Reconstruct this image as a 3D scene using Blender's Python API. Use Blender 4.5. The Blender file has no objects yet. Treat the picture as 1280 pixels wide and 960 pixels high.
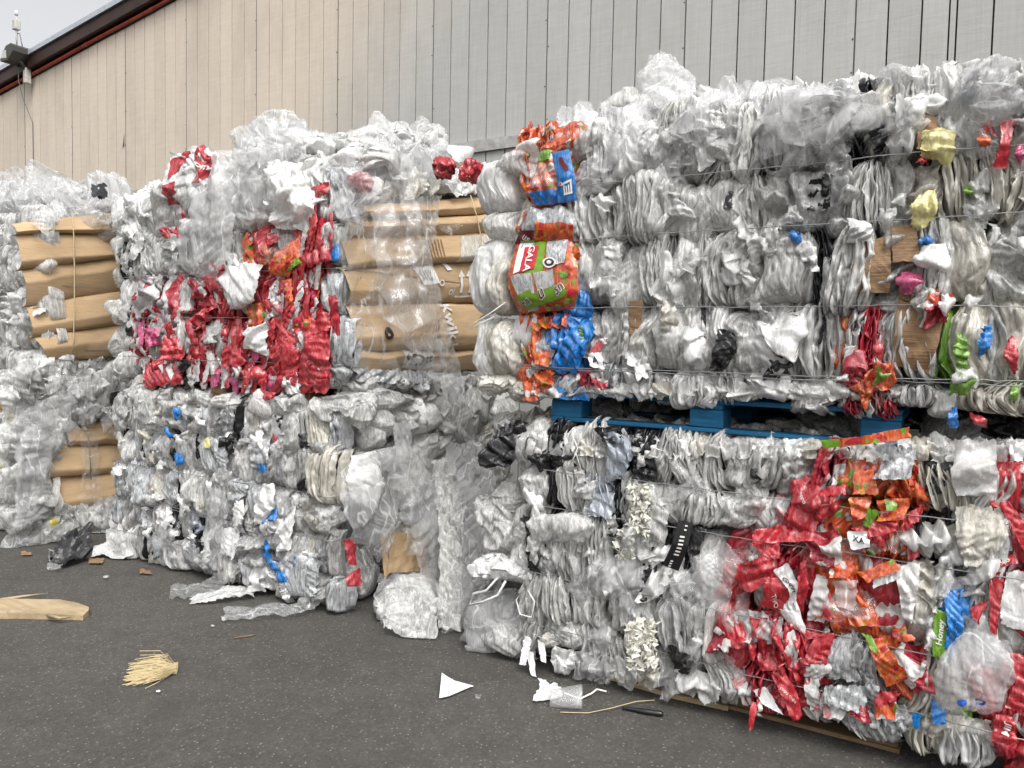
import bpy, bmesh, math, random
import numpy as np
from mathutils import Matrix, Vector

# ------------------------------------------------------------------ camera, sky, sun, exposure
sc = bpy.context.scene
COL = sc.collection
R_ = math.radians
F_PX, CAM_H, PITCH, ROLL = 961.0, 1.5, R_(3.05), R_(1.17)
ANG = R_(-31.48)                       # heading of the wall and of the rows of bales
cam_data = bpy.data.cameras.new('camera')
cam = bpy.data.objects.new('camera', cam_data); COL.objects.link(cam)
cam_data.sensor_width = 36.0
cam_data.lens = F_PX / 1280.0 * 36.0
cam_data.clip_start = 0.05
cam_data.clip_end = 2000.0
cam_rot = Matrix.Rotation(math.pi / 2 - PITCH, 4, 'X') @ Matrix.Rotation(ROLL, 4, 'Z')
cam.matrix_world = Matrix.Translation((0, 0, CAM_H)) @ cam_rot
sc.camera = cam

SUN_EL, SUN_AZ = R_(55), R_(18)       # azimuth of the direction the light comes from, from -Y towards +X
world = bpy.data.worlds.new('World'); sc.world = world; world.use_nodes = True
wn, wl = world.node_tree.nodes, world.node_tree.links
wn.clear()
w_out = wn.new('ShaderNodeOutputWorld'); w_bg = wn.new('ShaderNodeBackground')
w_sky = wn.new('ShaderNodeTexSky'); w_hs = wn.new('ShaderNodeHueSaturation')
w_sky.sky_type = 'NISHITA'; w_sky.sun_disc = False
w_sky.sun_elevation = SUN_EL; w_sky.sun_rotation = math.pi - SUN_AZ
w_sky.air_density = 1.0; w_sky.dust_density = 6.0; w_sky.ozone_density = 1.0
w_hs.inputs['Saturation'].default_value = 0.1; w_hs.inputs['Value'].default_value = 1.6
w_bg.inputs['Strength'].default_value = 0.15
wl.new(w_sky.outputs[0], w_hs.inputs['Color']); wl.new(w_hs.outputs[0], w_bg.inputs['Color'])
wl.new(w_bg.outputs[0], w_out.inputs['Surface'])
sun_d = bpy.data.lights.new('sun', 'SUN'); sun = bpy.data.objects.new('sun', sun_d); COL.objects.link(sun)
sun_d.energy = 0.9; sun_d.angle = R_(22); sun_d.color = (1.0, 0.97, 0.92)
sdir = Vector((math.sin(SUN_AZ) * math.cos(SUN_EL), -math.cos(SUN_AZ) * math.cos(SUN_EL), math.sin(SUN_EL)))
sun.rotation_euler = sdir.to_track_quat('Z', 'Y').to_euler()
sun.location = (0, 0, 20)
sc.view_settings.view_transform = 'Standard'; sc.view_settings.look = 'None'
sc.view_settings.gamma = 1.0; sc.view_settings.exposure = 0.08
sc.view_settings.use_curve_mapping = False
sc.render.engine = 'CYCLES'
sc.cycles.use_denoising = True
sc.cycles.max_bounces = 5; sc.cycles.transparent_max_bounces = 8
sc.cycles.use_adaptive_sampling = True; sc.cycles.adaptive_threshold = 0.025
sc.cycles.diffuse_bounces = 3; sc.cycles.glossy_bounces = 2; sc.cycles.transmission_bounces = 2
sc.cycles.caustics_reflective = False; sc.cycles.caustics_refractive = False

# ------------------------------------------------------------------ geometry of the place
RCAM = np.array(cam_rot.to_3x3())
CPOS = np.array([0, 0, CAM_H])
DV = np.array([math.cos(ANG), math.sin(ANG), 0.0])      # along the rows, towards the right
NV = np.array([-DV[1], DV[0], 0.0])                     # away from the camera, into the rows
def ray(x, y): return RCAM @ np.array([(x - 640) / F_PX, -(y - 480) / F_PX, -1.0])
def st(p): return np.array([DV @ p, NV @ p, p[2]])
def on_t(x, y, t):                      # photo pixel -> row frame (s, t, z) on a plane parallel to the rows
    r = ray(x, y); k = t / (NV @ r); return st(CPOS + k * r)
def on_s(x, y, s):                      # ... on a plane across the rows
    r = ray(x, y); k = s / (DV @ r); return st(CPOS + k * r)
def on_z(x, y, z=0.0):
    r = ray(x, y); k = (z - CAM_H) / r[2]; return st(CPOS + k * r)
def world_of(s, t, z): return DV * s + NV * t + np.array([0, 0, z])
def pix(s, t, z):
    q = RCAM.T @ (world_of(s, t, z) - CPOS); return 640 + F_PX * q[0] / -q[2], 480 - F_PX * q[1] / -q[2]

# ------------------------------------------------------------------ helpers
def mesh_obj(name, verts, faces, mat=None, parent=None, smooth=True):
    me = bpy.data.meshes.new(name)
    verts = np.asarray(verts, dtype=np.float32).reshape(-1, 3)
    if isinstance(faces, np.ndarray):
        nf, k = faces.shape
        me.vertices.add(len(verts)); me.vertices.foreach_set('co', verts.ravel())
        me.loops.add(nf * k); me.loops.foreach_set('vertex_index', faces.ravel().astype(np.int32))
        me.polygons.add(nf); me.polygons.foreach_set('loop_start', np.arange(0, nf * k, k, dtype=np.int32))
        me.update(calc_edges=True)
    else:
        me.from_pydata(verts.tolist(), [], faces); me.update()
    if smooth and len(me.polygons): me.polygons.foreach_set('use_smooth', np.ones(len(me.polygons), dtype=bool))
    if mat: me.materials.append(mat)
    o = bpy.data.objects.new(name, me); COL.objects.link(o)
    if parent: o.parent = parent
    return o
def link_copy(o, parent=None):
    c = o.copy(); COL.objects.link(c)
    if parent: c.parent = parent
    return c
def tag(o, label, cat, group=None, kind=None):
    if label: o['label'] = label
    if cat: o['category'] = cat
    if group: o['group'] = group
    if kind: o['kind'] = kind
    return o
def thing(name, label, cat, s, t, z, group=None):
    o = bpy.data.objects.new(name, None); COL.objects.link(o)
    o.location = world_of(s, t, z); o.rotation_euler = (0, 0, ANG); o.empty_display_size = 0.1
    return tag(o, label, cat, group)
def box_data(x0, x1, y0, y1, z0, z1, bev=0.0, jit=0.0, rng=None):
    bm = bmesh.new(); bmesh.ops.create_cube(bm, size=1)
    for v in bm.verts:
        v.co = Vector(((x0 + x1) / 2 + v.co.x * (x1 - x0), (y0 + y1) / 2 + v.co.y * (y1 - y0), (z0 + z1) / 2 + v.co.z * (z1 - z0)))
        if jit: v.co += Vector([rng.uniform(-jit, jit) for _ in range(3)])
    if bev: bmesh.ops.bevel(bm, geom=bm.edges[:], offset=bev, segments=1, affect='EDGES')
    vs = [v.co[:] for v in bm.verts]; bm.verts.index_update(); fs = [[v.index for v in f.verts] for f in bm.faces]
    bm.free(); return vs, fs
def box(name, x0, x1, y0, y1, z0, z1, mat, parent=None, bev=0.0, jit=0.0, rng=None):
    v, f = box_data(x0, x1, y0, y1, z0, z1, bev, jit, rng)
    return mesh_obj(name, v, f, mat, parent, smooth=False)
def tube_data(pts, rad, n=5):
    pts = np.asarray(pts, float); m = len(pts)
    rad = np.broadcast_to(np.asarray(rad, float), (m,))
    tg = np.gradient(pts, axis=0); tg /= np.linalg.norm(tg, axis=1)[:, None] + 1e-9
    up = np.where(np.abs(tg[:, 2:3]) > 0.9, np.array([[1.0, 0, 0]]), np.array([[0, 0, 1.0]]))
    a = np.cross(tg, up); a /= np.linalg.norm(a, axis=1)[:, None] + 1e-9
    b = np.cross(tg, a)
    th = np.arange(n) * 2 * np.pi / n
    V = pts[:, None] + rad[:, None, None] * (np.cos(th)[None, :, None] * a[:, None] + np.sin(th)[None, :, None] * b[:, None])
    idx = np.arange(m * n).reshape(m, n)
    q = np.stack([idx[:-1], np.roll(idx, -1, 1)[:-1], np.roll(idx, -1, 1)[1:], idx[1:]], -1).reshape(-1, 4)
    fs = [list(map(int, f)) for f in q] + [list(range(n))[::-1], [int(i) for i in idx[-1]]]
    return V.reshape(-1, 3), fs
def tube(name, pts, rad, mat, parent=None, n=5):
    v, f = tube_data(pts, rad, n); return mesh_obj(name, v, f, mat, parent)
def grid_faces(nv, nu):
    i = np.arange(nv * nu).reshape(nv, nu)
    return np.stack([i[:-1, :-1], i[:-1, 1:], i[1:, 1:], i[1:, :-1]], -1).reshape(-1, 4)
def resample(pts, n):
    pts = np.asarray(pts, float)
    l = np.r_[0, np.cumsum(np.linalg.norm(np.diff(pts, axis=0), axis=1))]; l /= l[-1]
    tt = np.linspace(0, 1, n)
    return np.stack([np.interp(tt, l, pts[:, k]) for k in range(pts.shape[1])], 1)

# folded-film displacement: zigzag creases of several sizes that fade in and out
def unit(rng):
    v = rng.normal(size=3); return v / np.linalg.norm(v)
def crumple(P, rng, scales, amp=0.5, per=3):
    out = np.zeros_like(P)
    for j, s in enumerate(scales):
        f = (1.0, .9, .8, .7, .6)[min(j, 4)]
        for k in range(per):
            n, m = unit(rng), unit(rng)
            a, b = rng.uniform(0, 6.28, 2)
            x = P @ n / s + a + 0.16 * np.sin(P @ m / (s * 0.8) + b)
            w = np.abs((x % 1.0) * 2 - 1)
            sk = rng.uniform(.3, .7)                       # lopsided folds: one long flank, one short
            fr = x % 1.0
            w = np.where(fr < sk, fr / sk, (1 - fr) / (1 - sk))
            g_ = P @ unit(rng) / (s * 1.1) + rng.uniform(0, 6.28)
            env = np.clip(np.sin(g_) * 1.2 + .35, 0, 1) ** .8
            out += unit(rng)[None, :] * ((w - 0.5) * env * s * amp * f * 1.15)[:, None]
    return out

# ------------------------------------------------------------------ materials
class NT:
    def __init__(s, name):
        s.m = bpy.data.materials.new(name); s.m.use_nodes = True
        s.t = s.m.node_tree; s.t.nodes.clear()
        s.out = s.n('ShaderNodeOutputMaterial')
    def n(s, kind, **kw):
        x = s.t.nodes.new(kind)
        for k, v in kw.items():
            if k in x.inputs: x.inputs[k].default_value = v
            else: setattr(x, k, v)
        return x
    def l(s, a, b): s.t.links.new(a, b)
    def coord(s, scale=(1, 1, 1), out='Object'):
        c = s.n('ShaderNodeTexCoord'); m = s.n('ShaderNodeMapping'); m.inputs['Scale'].default_value = scale
        s.l(c.outputs[out], m.inputs[0]); return m.outputs[0]
    def noise(s, co, scale, detail=3.0, rough=0.55, dist=0.0):
        x = s.n('ShaderNodeTexNoise'); x.inputs['Scale'].default_value = scale; x.inputs['Detail'].default_value = detail
        x.inputs['Roughness'].default_value = rough; x.inputs['Distortion'].default_value = dist
        s.l(co, x.inputs['Vector']); return x.outputs['Fac']
    def ramp(s, fac, stops, interp='LINEAR'):
        r = s.n('ShaderNodeValToRGB'); r.color_ramp.interpolation = interp
        e = r.color_ramp.elements
        while len(e) < len(stops): e.new(0.5)
        for q, (p, c) in zip(e, stops):
            q.position = p; q.color = (*c, 1) if len(c) == 3 else c
        s.l(fac, r.inputs[0]); return r.outputs[0]
    def mix(s, fac, a, b, mode='MIX'):
        x = s.n('ShaderNodeMix', data_type='RGBA', blend_type=mode)
        for v, i in ((fac, 0), (a, 6), (b, 7)):
            if hasattr(v, 'is_linked') or hasattr(v, 'links'): s.l(v, x.inputs[i])
            else: x.inputs[i].default_value = (*v, 1) if isinstance(v, tuple) and len(v) == 3 else v
        return x.outputs[2]
    def math(s, op, a, b=0.0, clamp=False):
        x = s.n('ShaderNodeMath', operation=op); x.use_clamp = clamp
        for v, i in ((a, 0), (b, 1)):
            if hasattr(v, 'links'): s.l(v, x.inputs[i])
            else: x.inputs[i].default_value = v
        return x.outputs[0]
    def bump(s, h, strength=0.3, dist=0.01, prev=None):
        b = s.n('ShaderNodeBump'); b.inputs['Strength'].default_value = strength; b.inputs['Distance'].default_value = dist
        s.l(h, b.inputs['Height'])
        if prev is not None: s.l(prev, b.inputs['Normal'])
        return b.outputs[0]
    def bsdf(s, color, rough=0.5, spec=0.5, normal=None, metallic=0.0, coat=0.0):
        p = s.n('ShaderNodeBsdfPrincipled')
        for v, k in ((color, 'Base Color'), (rough, 'Roughness')):
            if hasattr(v, 'links'): s.l(v, p.inputs[k])
            else: p.inputs[k].default_value = (*v, 1) if isinstance(v, tuple) else v
        p.inputs['Specular IOR Level'].default_value = spec; p.inputs['Metallic'].default_value = metallic
        p.inputs['Coat Weight'].default_value = coat; p.inputs['Coat IOR'].default_value = 1.7; p.inputs['Coat Roughness'].default_value = 0.07
        if normal is not None: s.l(normal, p.inputs['Normal'])
        return p.outputs[0]
    def done(s, sh): s.l(sh, s.out.inputs['Surface']); return s.m

def film(name, stops, rough=0.28, trans=0.12, alpha=None, bump=0.45, streak=(60, 60, 7), spec=0.6, coat=0.8, interp='LINEAR', nscale=1.0, vary=0.25, dots=None, crease=0.5, cs=(1, 1, .45), cw=(9.0, .8)):
    t = NT(name)
    co = t.coord(streak); c1 = t.coord((1, 1, 1)); c2 = t.coord(cs)
    fine = t.noise(t.coord((60, 60, 7)) if interp == 'CONSTANT' else co, nscale, 4, 0.66, 1.0)
    # sharp creases: lines along which the film was folded, whitened by the bending
    n1 = t.noise(c2, cw[0], 2, 0.5, 0.25); n2 = t.noise(c2, 24.0, 2, 0.55, 0.35)
    r1 = t.math('ABSOLUTE', t.math('SUBTRACT', n1, .5)); r2 = t.math('ABSOLUTE', t.math('SUBTRACT', n2, .5))
    l1 = t.math('SUBTRACT', 1.0, t.math('MULTIPLY', r1, 36.0), True); l2 = t.math('SUBTRACT', 1.0, t.math('MULTIPLY', r2, 20.0), True)
    line = t.math('MAXIMUM', l1, t.math('MULTIPLY', l2, cw[1]))
    if interp == 'CONSTANT':
        ma = t.n('ShaderNodeVectorMath', operation='MULTIPLY_ADD'); ma.inputs[1].default_value = (.5, .5, .5)
        dn = t.n('ShaderNodeTexNoise'); dn.inputs['Scale'].default_value = 16; dn.inputs['Detail'].default_value = 1; t.l(c1, dn.inputs['Vector'])
        t.l(dn.outputs['Color'], ma.inputs[0]); t.l(co, ma.inputs[2])
        vp = t.n('ShaderNodeTexVoronoi', feature='F1'); vp.inputs['Scale'].default_value = 1.0
        t.l(ma.outputs[0], vp.inputs['Vector'])
        sepc = t.n('ShaderNodeSeparateColor'); t.l(vp.outputs['Color'], sepc.inputs[0])
        colr = t.ramp(sepc.outputs[0], stops, interp)
        if dots: colr = t.mix(t.math('GREATER_THAN', vp.outputs['Distance'], .4), colr, dots)
        shade = t.ramp(fine, [(.3, (.72, .72, .72)), (.7, (1.1, 1.1, 1.1))])
        colr = t.mix(1.0, colr, shade, 'MULTIPLY')
    else: colr = t.ramp(fine, stops, interp)
    oi = t.n('ShaderNodeObjectInfo')
    val = t.math('MULTIPLY_ADD', oi.outputs['Random'], vary); t.t.nodes[-1].inputs[2].default_value = 1.0 - vary * 0.6
    colr = t.mix(1.0, colr, val, 'MULTIPLY')
    if crease:
        hs = t.n('ShaderNodeHueSaturation'); hs.inputs['Value'].default_value = 1.55; hs.inputs['Saturation'].default_value = .8; t.l(colr, hs.inputs['Color'])
        colr = t.mix(t.math('MULTIPLY', line, crease), colr, hs.outputs[0])
    h = t.math('ADD', t.math('MULTIPLY', r1, 4.0), t.math('MULTIPLY', r2, 2.4))
    h = t.math('ADD', h, t.math('MULTIPLY', fine, 1.2))
    nm = t.bump(h, bump, 0.012)
    sh = t.bsdf(colr, rough, spec, nm, 0.0, coat)
    if trans:
        tr = t.n('ShaderNodeBsdfTranslucent'); t.l(colr, tr.inputs[0]); t.l(nm, tr.inputs['Normal'])
        mx = t.n('ShaderNodeMixShader'); mx.inputs[0].default_value = trans
        t.l(sh, mx.inputs[1]); t.l(tr.outputs[0], mx.inputs[2]); sh = mx.outputs[0]
    if alpha is not None:
        tp = t.n('ShaderNodeBsdfTransparent'); mx = t.n('ShaderNodeMixShader')
        af = t.math('MAXIMUM', line, t.math('MULTIPLY', fine, .6))
        a = t.math('MULTIPLY_ADD', af, alpha[1] - alpha[0], True); t.t.nodes[-1].inputs[2].default_value = alpha[0]
        t.l(a, mx.inputs[0]); t.l(tp.outputs[0], mx.inputs[1]); t.l(sh, mx.inputs[2]); sh = mx.outputs[0]
    return t.done(sh)

G = lambda v, w=0.0: (v + w, v, v - w)
M = {}
M['clear'] = film('clear_film', [(0.3, (.4, .395, .375)), (0.45, (.63, .625, .6)), (0.62, (.84, .835, .815))], rough=0.28, trans=.3, alpha=(.66, 1.0), crease=.35, coat=.5)
M['milky'] = film('milky_film', [(0.25, (.62, .615, .6)), (0.65, (.82, .815, .8))], trans=0.3, rough=0.32, coat=.4, bump=.35)
M['grey'] = film('grey_film', [(0.3, (.34, .338, .33)), (0.48, (.56, .558, .545)), (0.66, (.78, .778, .76))], rough=0.25, trans=.26, alpha=(.62, 1.0), crease=.4, coat=.5)
M['white'] = film('white_film', [(0.3, (.64, .64, .63)), (0.7, (.76, .76, .75))], rough=0.38, vary=0.08)
M['dirty'] = film('dirty_film', [(0.25, (.34, .31, .25)), (0.5, (.58, .55, .48)), (0.75, (.74, .72, .66))], trans=.2, rough=.3, coat=.4)
M['silver'] = film('silver_film', [(0.25, (.16, .165, .17)), (0.5, (.42, .43, .44)), (0.75, (.7, .71, .72))], rough=0.16, coat=0.5, bump=0.8)
M['bluegrey'] = film('bluegrey_film', [(0.3, (.2, .23, .28)), (0.7, (.5, .54, .6))], rough=0.2)
M['black'] = film('black_film', [(0.3, (.008, .008, .009)), (0.75, (.02, .02, .022))], rough=0.2, trans=0.0, spec=0.4, coat=0.08, bump=.3)
M['bluegrey_dark'] = film('dark_grey_film', [(0.3, (.02, .02, .022)), (0.7, (.07, .07, .075))], rough=.3, coat=.3)
M['red'] = film('red_film', [(0.3, (.27, .007, .014)), (0.5, (.46, .014, .026)), (0.7, (.56, .05, .06))], rough=0.24, trans=0.15, coat=0.45)
M['redwhite'] = film('red_print_film', [(0.0, (.7, .68, .66)), (0.3, (.4, .012, .03)), (0.62, (.46, .015, .03)), (0.8, (.62, .58, .56)), (0.92, (.3, .01, .03))], rough=0.27, interp='CONSTANT', streak=(14, 14, 10), trans=0.15, coat=0.35)
M['redclear'] = film('red_mottled_film', [(0.0, (.6, .59, .58)), (0.36, (.45, .42, .42)), (0.5, (.4, .012, .03)), (0.74, (.5, .2, .2)), (.82, (.55, .54, .53))], rough=0.25, interp='CONSTANT', streak=(16, 16, 10), trans=0.15, coat=0.35)
M['apple'] = film('fruit_bag_film', [(0.0, (.62, .6, .56)), (0.25, (.14, .27, .02)), (0.5, (.3, .012, .02)), (0.75, (.7, .3, .02)), (.9, (.56, .55, .52))], rough=0.24, interp='CONSTANT', streak=(26, 26, 22), trans=0.1, dots=(.62, .085, .01), coat=0.35)
M['orange'] = film('orange_film', [(0.0, (.5, .015, .015)), (0.35, (.7, .28, .02)), (.6, (.45, .03, .015)), (.85, (.2, .32, .03))], rough=0.25, trans=0.1, interp='CONSTANT', streak=(34, 34, 28), dots=(.64, .1, .012), coat=.35)
M['green'] = film('green_film', [(0.3, (.06, .17, .015)), (0.6, (.2, .4, .03)), (0.8, (.34, .5, .08))], rough=0.25, trans=0.15, coat=0.35)
M['blue'] = film('blue_film', [(0.3, (.0, .09, .33)), (0.6, (.0, .19, .56)), (0.85, (.03, .3, .66))], rough=0.25, trans=0.1, coat=0.35)
M['yellow'] = film('yellow_film', [(0.3, (.62, .55, .2)), (0.7, (.75, .7, .36))], rough=0.4, coat=0.35)
M['gold'] = film('yellow_print_film', [(0.0, (.6, .6, .58)), (0.4, (.6, .4, .02)), (0.6, (.7, .58, .06)), (0.75, (.2, .3, .03)), (0.8, (.6, .6, .58))], interp='CONSTANT', streak=(18, 18, 14))
M['pink'] = film('pink_film', [(0.3, (.4, .02, .12)), (0.7, (.6, .12, .25))], rough=0.25, coat=0.35)
M['foam'] = film('foam_shreds', [(0.3, (.66, .64, .55)), (0.7, (.82, .81, .74))], rough=0.7, trans=0.1, coat=0.0, spec=0.2)
M['label'] = film('paper_label', [(0.3, (.78, .78, .77)), (0.7, (.82, .82, .82))], rough=0.5, trans=0.0, coat=0, bump=0.1, vary=0.0)
# thin see-through sheets
M['veil'] = film('thin_clear_film', [(0.3, (.78, .79, .79)), (0.7, (.88, .89, .89))], rough=0.16, trans=0.3, alpha=(0.2, 0.5), coat=1.0, crease=.2, cs=(.9, .9, .3), cw=(6.5, .22), bump=.35)
M['veil2'] = film('thin_milky_film', [(0.3, (.7, .71, .71)), (0.7, (.82, .82, .82))], rough=0.2, trans=0.35, alpha=(0.2, .85), coat=.8, crease=.2, cs=(.9, .9, .35), cw=(7.5, .35))
M['veil3'] = film('thin_glassy_film', [(0.3, (.68, .68, .67)), (0.7, (.8, .8, .79))], rough=0.1, trans=0.2, alpha=(0.0, 0.5), coat=1.0, bump=0.6, crease=.2, cs=(.8, .8, .4), cw=(6.0, .25))

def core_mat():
    t = NT('shaded_core_film'); c = t.coord((20, 20, 8))
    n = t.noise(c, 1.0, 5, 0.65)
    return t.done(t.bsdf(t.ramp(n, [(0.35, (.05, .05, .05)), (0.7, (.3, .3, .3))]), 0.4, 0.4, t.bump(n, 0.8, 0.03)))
M['core'] = core_mat()  # core film coloured dark so gaps between the bundles read as shadow

def kraft(name, a, b, bump=0.15):
    t = NT(name)
    n1 = t.noise(t.coord((3, 3, 3)), 1.0, 5, 0.6); n2 = t.noise(t.coord((8, 8, 160)), 1.0, 3, 0.5); n3 = t.noise(t.coord((150, 150, 150)), 1.0, 2)
    c = t.ramp(n1, [(0.3, a), (0.7, b)])
    c = t.mix(0.18, c, t.ramp(n2, [(0.35, (.3, .3, .3)), (0.65, (.75, .75, .75))]), 'OVERLAY')
    oi = t.n('ShaderNodeObjectInfo')
    v = t.math('MULTIPLY_ADD', oi.outputs['Random'], 0.25); t.t.nodes[-1].inputs[2].default_value = 0.86
    c = t.mix(1.0, c, v, 'MULTIPLY')
    h = t.math('ADD', t.math('MULTIPLY', n2, 0.6), t.math('MULTIPLY', n3, 0.3))
    h = t.math('ADD', h, t.math('MULTIPLY', t.noise(t.coord((14, 14, 14)), 1.0, 3), 1.2))
    return t.done(t.bsdf(c, 0.75, 0.25, t.bump(h, bump, 0.02)))
M['kraft'] = kraft('kraft_cardboard', (.47, .325, .185), (.55, .39, .235))
M['kraft_dark'] = kraft('brown_cardboard', (.21, .13, .07), (.3, .19, .11), 0.35)
def flat(name, c, rough=0.5, spec=0.4, metallic=0.0, ns=40, var=0.15, bump=0.1):
    t = NT(name); n = t.noise(t.coord((1, 1, 1)), ns, 4, 0.6)
    lo = tuple(x * (1 - var) for x in c); hi = tuple(min(1, x * (1 + var)) for x in c)
    return t.done(t.bsdf(t.ramp(n, [(0.3, lo), (0.7, hi)]), rough, spec, t.bump(n, bump, 0.005), metallic))
M['wire'] = flat('baling_wire', (.34, .34, .34), 0.35, 0.5, 0.7)
M['twine'] = flat('straw_twine', (.55, .45, .28), 0.8, 0.2)
M['ink_white'] = flat('white_print', (.72, .7, .66), 0.5)
M['ink_dark'] = flat('dark_print', (.03, .025, .025), 0.4)
M['ink_red'] = flat('red_print', (.5, .03, .05), 0.35)
M['ink_maroon'] = flat('maroon_print', (.13, .01, .015), 0.3)
M['ink_orange'] = flat('orange_print', (.7, .12, .015), 0.3)
M['ink_green'] = flat('green_print', (.16, .3, .03), 0.3)
M['ink_blue'] = flat('blue_print', (.03, .1, .45), 0.3)
M['plastic_black'] = flat('black_plastic', (.012, .012, .013), 0.28, 0.5)
M['bronze'] = flat('bronze_metal', (.07, .065, .058), 0.45, 0.5, 0.3)
M['lens'] = flat('lamp_lens', (.5, .48, .44), 0.15, 0.6)
M['grey_plastic'] = flat('grey_plastic', (.5, .49, .44), 0.5)
M['cable'] = flat('grey_cable', (.16, .16, .16), 0.6)
M['red_pipe'] = flat('red_conduit', (.36, .06, .03), 0.45, 0.4, ns=12, var=0.35)
M['fascia'] = flat('brown_fascia', (.035, .016, .012), 0.5, 0.4, ns=6, var=0.4)
M['drip'] = flat('metal_edge', (.5, .54, .58), 0.35, 0.5, 0.5)
M['straw'] = flat('straw_bristle', (.52, .42, .24), 0.8, 0.2)
M['dirt_board'] = flat('weathered_trim', (.36, .355, .34), 0.8, 0.2, ns=14, var=0.25, bump=0.5)
M['cavity'] = flat('wall_sheathing', (.1, .098, .094), 0.9, 0.1)

def wood(name, a, b, wear=None):
    t = NT(name); n = t.noise(t.coord((3, 60, 60)), 1.0, 4, 0.6, 0.4); n2 = t.noise(t.coord((7, 7, 7)), 1.0, 4)
    c = t.ramp(n, [(0.3, a), (0.7, b)])
    c = t.mix(t.ramp(n2, [(0.4, (0, 0, 0)), (0.75, (.6, .6, .6))]), c, tuple(x * 0.5 for x in a))
    if wear: c = t.mix(t.ramp(t.noise(t.coord((9, 30, 30)), 1.0, 5, 0.7), [(0.66, (0, 0, 0)), (0.7, (1, 1, 1))]), c, wear)
    return t.done(t.bsdf(c, 0.7, 0.25, t.bump(n, 0.3, 0.01)))
M['wood'] = wood('pallet_wood', (.16, .1, .055), (.28, .19, .11))
M['wood_light'] = wood('pale_wood', (.36, .27, .16), (.5, .4, .26))
M['blue_wood'] = wood('blue_painted_wood', (.006, .065, .14), (.012, .11, .22), (.24, .19, .12))

def asphalt():
    t = NT('asphalt'); c = t.coord((1, 1, 1))
    big = t.noise(c, 0.6, 4, 0.6); mid = t.noise(c, 7, 4, 0.6); fine = t.noise(c, 160, 2, 0.7)
    col = t.ramp(big, [(0.3, (.066, .062, .056)), (0.7, (.088, .083, .075))])
    col = t.mix(0.4, col, t.ramp(mid, [(0.3, (.35, .35, .35)), (0.7, (.65, .65, .65))]), 'OVERLAY')
    vo = t.n('ShaderNodeTexVoronoi', feature='F1'); vo.inputs['Scale'].default_value = 95; t.l(c, vo.inputs['Vector'])
    st_ = t.ramp(vo.outputs['Color'], [(0.0, (.3, .3, .3)), (0.6, (.5, .5, .5)), (0.8, (.62, .62, .62)), (0.93, (.86, .85, .82))])
    col = t.mix(0.6, col, st_, 'OVERLAY')
    vs = t.n('ShaderNodeTexVoronoi', feature='F1'); vs.inputs['Scale'].default_value = 60; t.l(c, vs.inputs['Vector'])
    dot = t.math('LESS_THAN', vs.outputs['Distance'], 0.24)
    pick = t.math('GREATER_THAN', t.n('ShaderNodeSeparateColor').outputs[0], 0.72)
    t.l(vs.outputs['Color'], t.t.nodes[-2].inputs[0])
    col = t.mix(t.math('MULTIPLY', t.math('MULTIPLY', dot, pick), 0.5), col, (.33, .32, .3))
    # dusty scuffs
    sc_ = t.ramp(t.noise(t.coord((3, 5, 1)), 1.0, 6, 0.7, 0.6), [(0.66, (0, 0, 0)), (0.78, (.35, .35, .35))])
    col = t.mix(sc_, col, (.24, .23, .215))
    st2 = t.ramp(t.noise(t.coord((1.2, 1.2, 1)), 1.0, 3, 0.5), [(0.6, (0, 0, 0)), (0.75, (.35, .35, .35))])
    col = t.mix(st2, col, (.05, .046, .042))
    h = t.math('ADD', t.math('MULTIPLY', vo.outputs['Distance'], 0.9), fine)
    return t.done(t.bsdf(col, 0.82, 0.3, t.bump(h, 0.5, 0.008)))
M['asphalt'] = asphalt()

def siding():
    t = NT('painted_siding')
    co = t.n('ShaderNodeTexCoord'); sp = t.n('ShaderNodeSeparateXYZ'); t.l(co.outputs['Object'], sp.inputs[0])
    # beige towards the low end of the gable, blending softly into grey on the rest
    e = t.math('ADD', sp.outputs['X'], t.math('MULTIPLY', sp.outputs['Z'], -0.75))
    e = t.math('ADD', e, t.math('MULTIPLY', t.noise(t.coord((1.4, 1, 1.1)), 1.0, 3, 0.5), 0.9))
    k = t.ramp(t.math('MULTIPLY_ADD', e, 0.5), [(0.0, (0, 0, 0)), (1.0, (1, 1, 1))])
    t.t.nodes[-2].inputs[2].default_value = 4.45
    c = t.mix(k, (.58, .505, .42), (.415, .415, .4))
    oi = t.n('ShaderNodeObjectInfo')
    v = t.math('MULTIPLY_ADD', oi.outputs['Random'], 0.09); t.t.nodes[-1].inputs[2].default_value = 0.95
    c = t.mix(1.0, c, v, 'MULTIPLY')
    gr = t.noise(t.coord((55, 55, 2.2)), 1.0, 5, 0.65, 0.5)
    hz = t.noise(t.coord((4, 4, 34)), 1.0, 4, 0.6, 1.0)
    c = t.mix(0.16, c, t.ramp(gr, [(0.3, (.3, .3, .3)), (0.7, (.7, .7, .7))]), 'OVERLAY')
    c = t.mix(0.12, c, t.ramp(hz, [(0.3, (.3, .3, .3)), (0.7, (.7, .7, .7))]), 'OVERLAY')
    dirt = t.ramp(t.noise(t.coord((1.6, 1.6, .7)), 1.0, 6, 0.65, 0.4), [(0.5, (0, 0, 0)), (0.75, (.35, .35, .35))])
    c = t.mix(dirt, c, (.3, .26, .21))
    chip = t.ramp(t.noise(t.coord((16, 16, 16)), 1.0, 5, 0.75), [(0.73, (0, 0, 0)), (0.76, (.7, .7, .7))])
    c = t.mix(chip, c, (.16, .14, .12))
    h = t.math('ADD', gr, t.math('MULTIPLY', hz, 0.7))
    return t.done(t.bsdf(c, 0.75, 0.25, t.bump(h, 0.35, 0.006)))
M['siding'] = siding()

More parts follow.
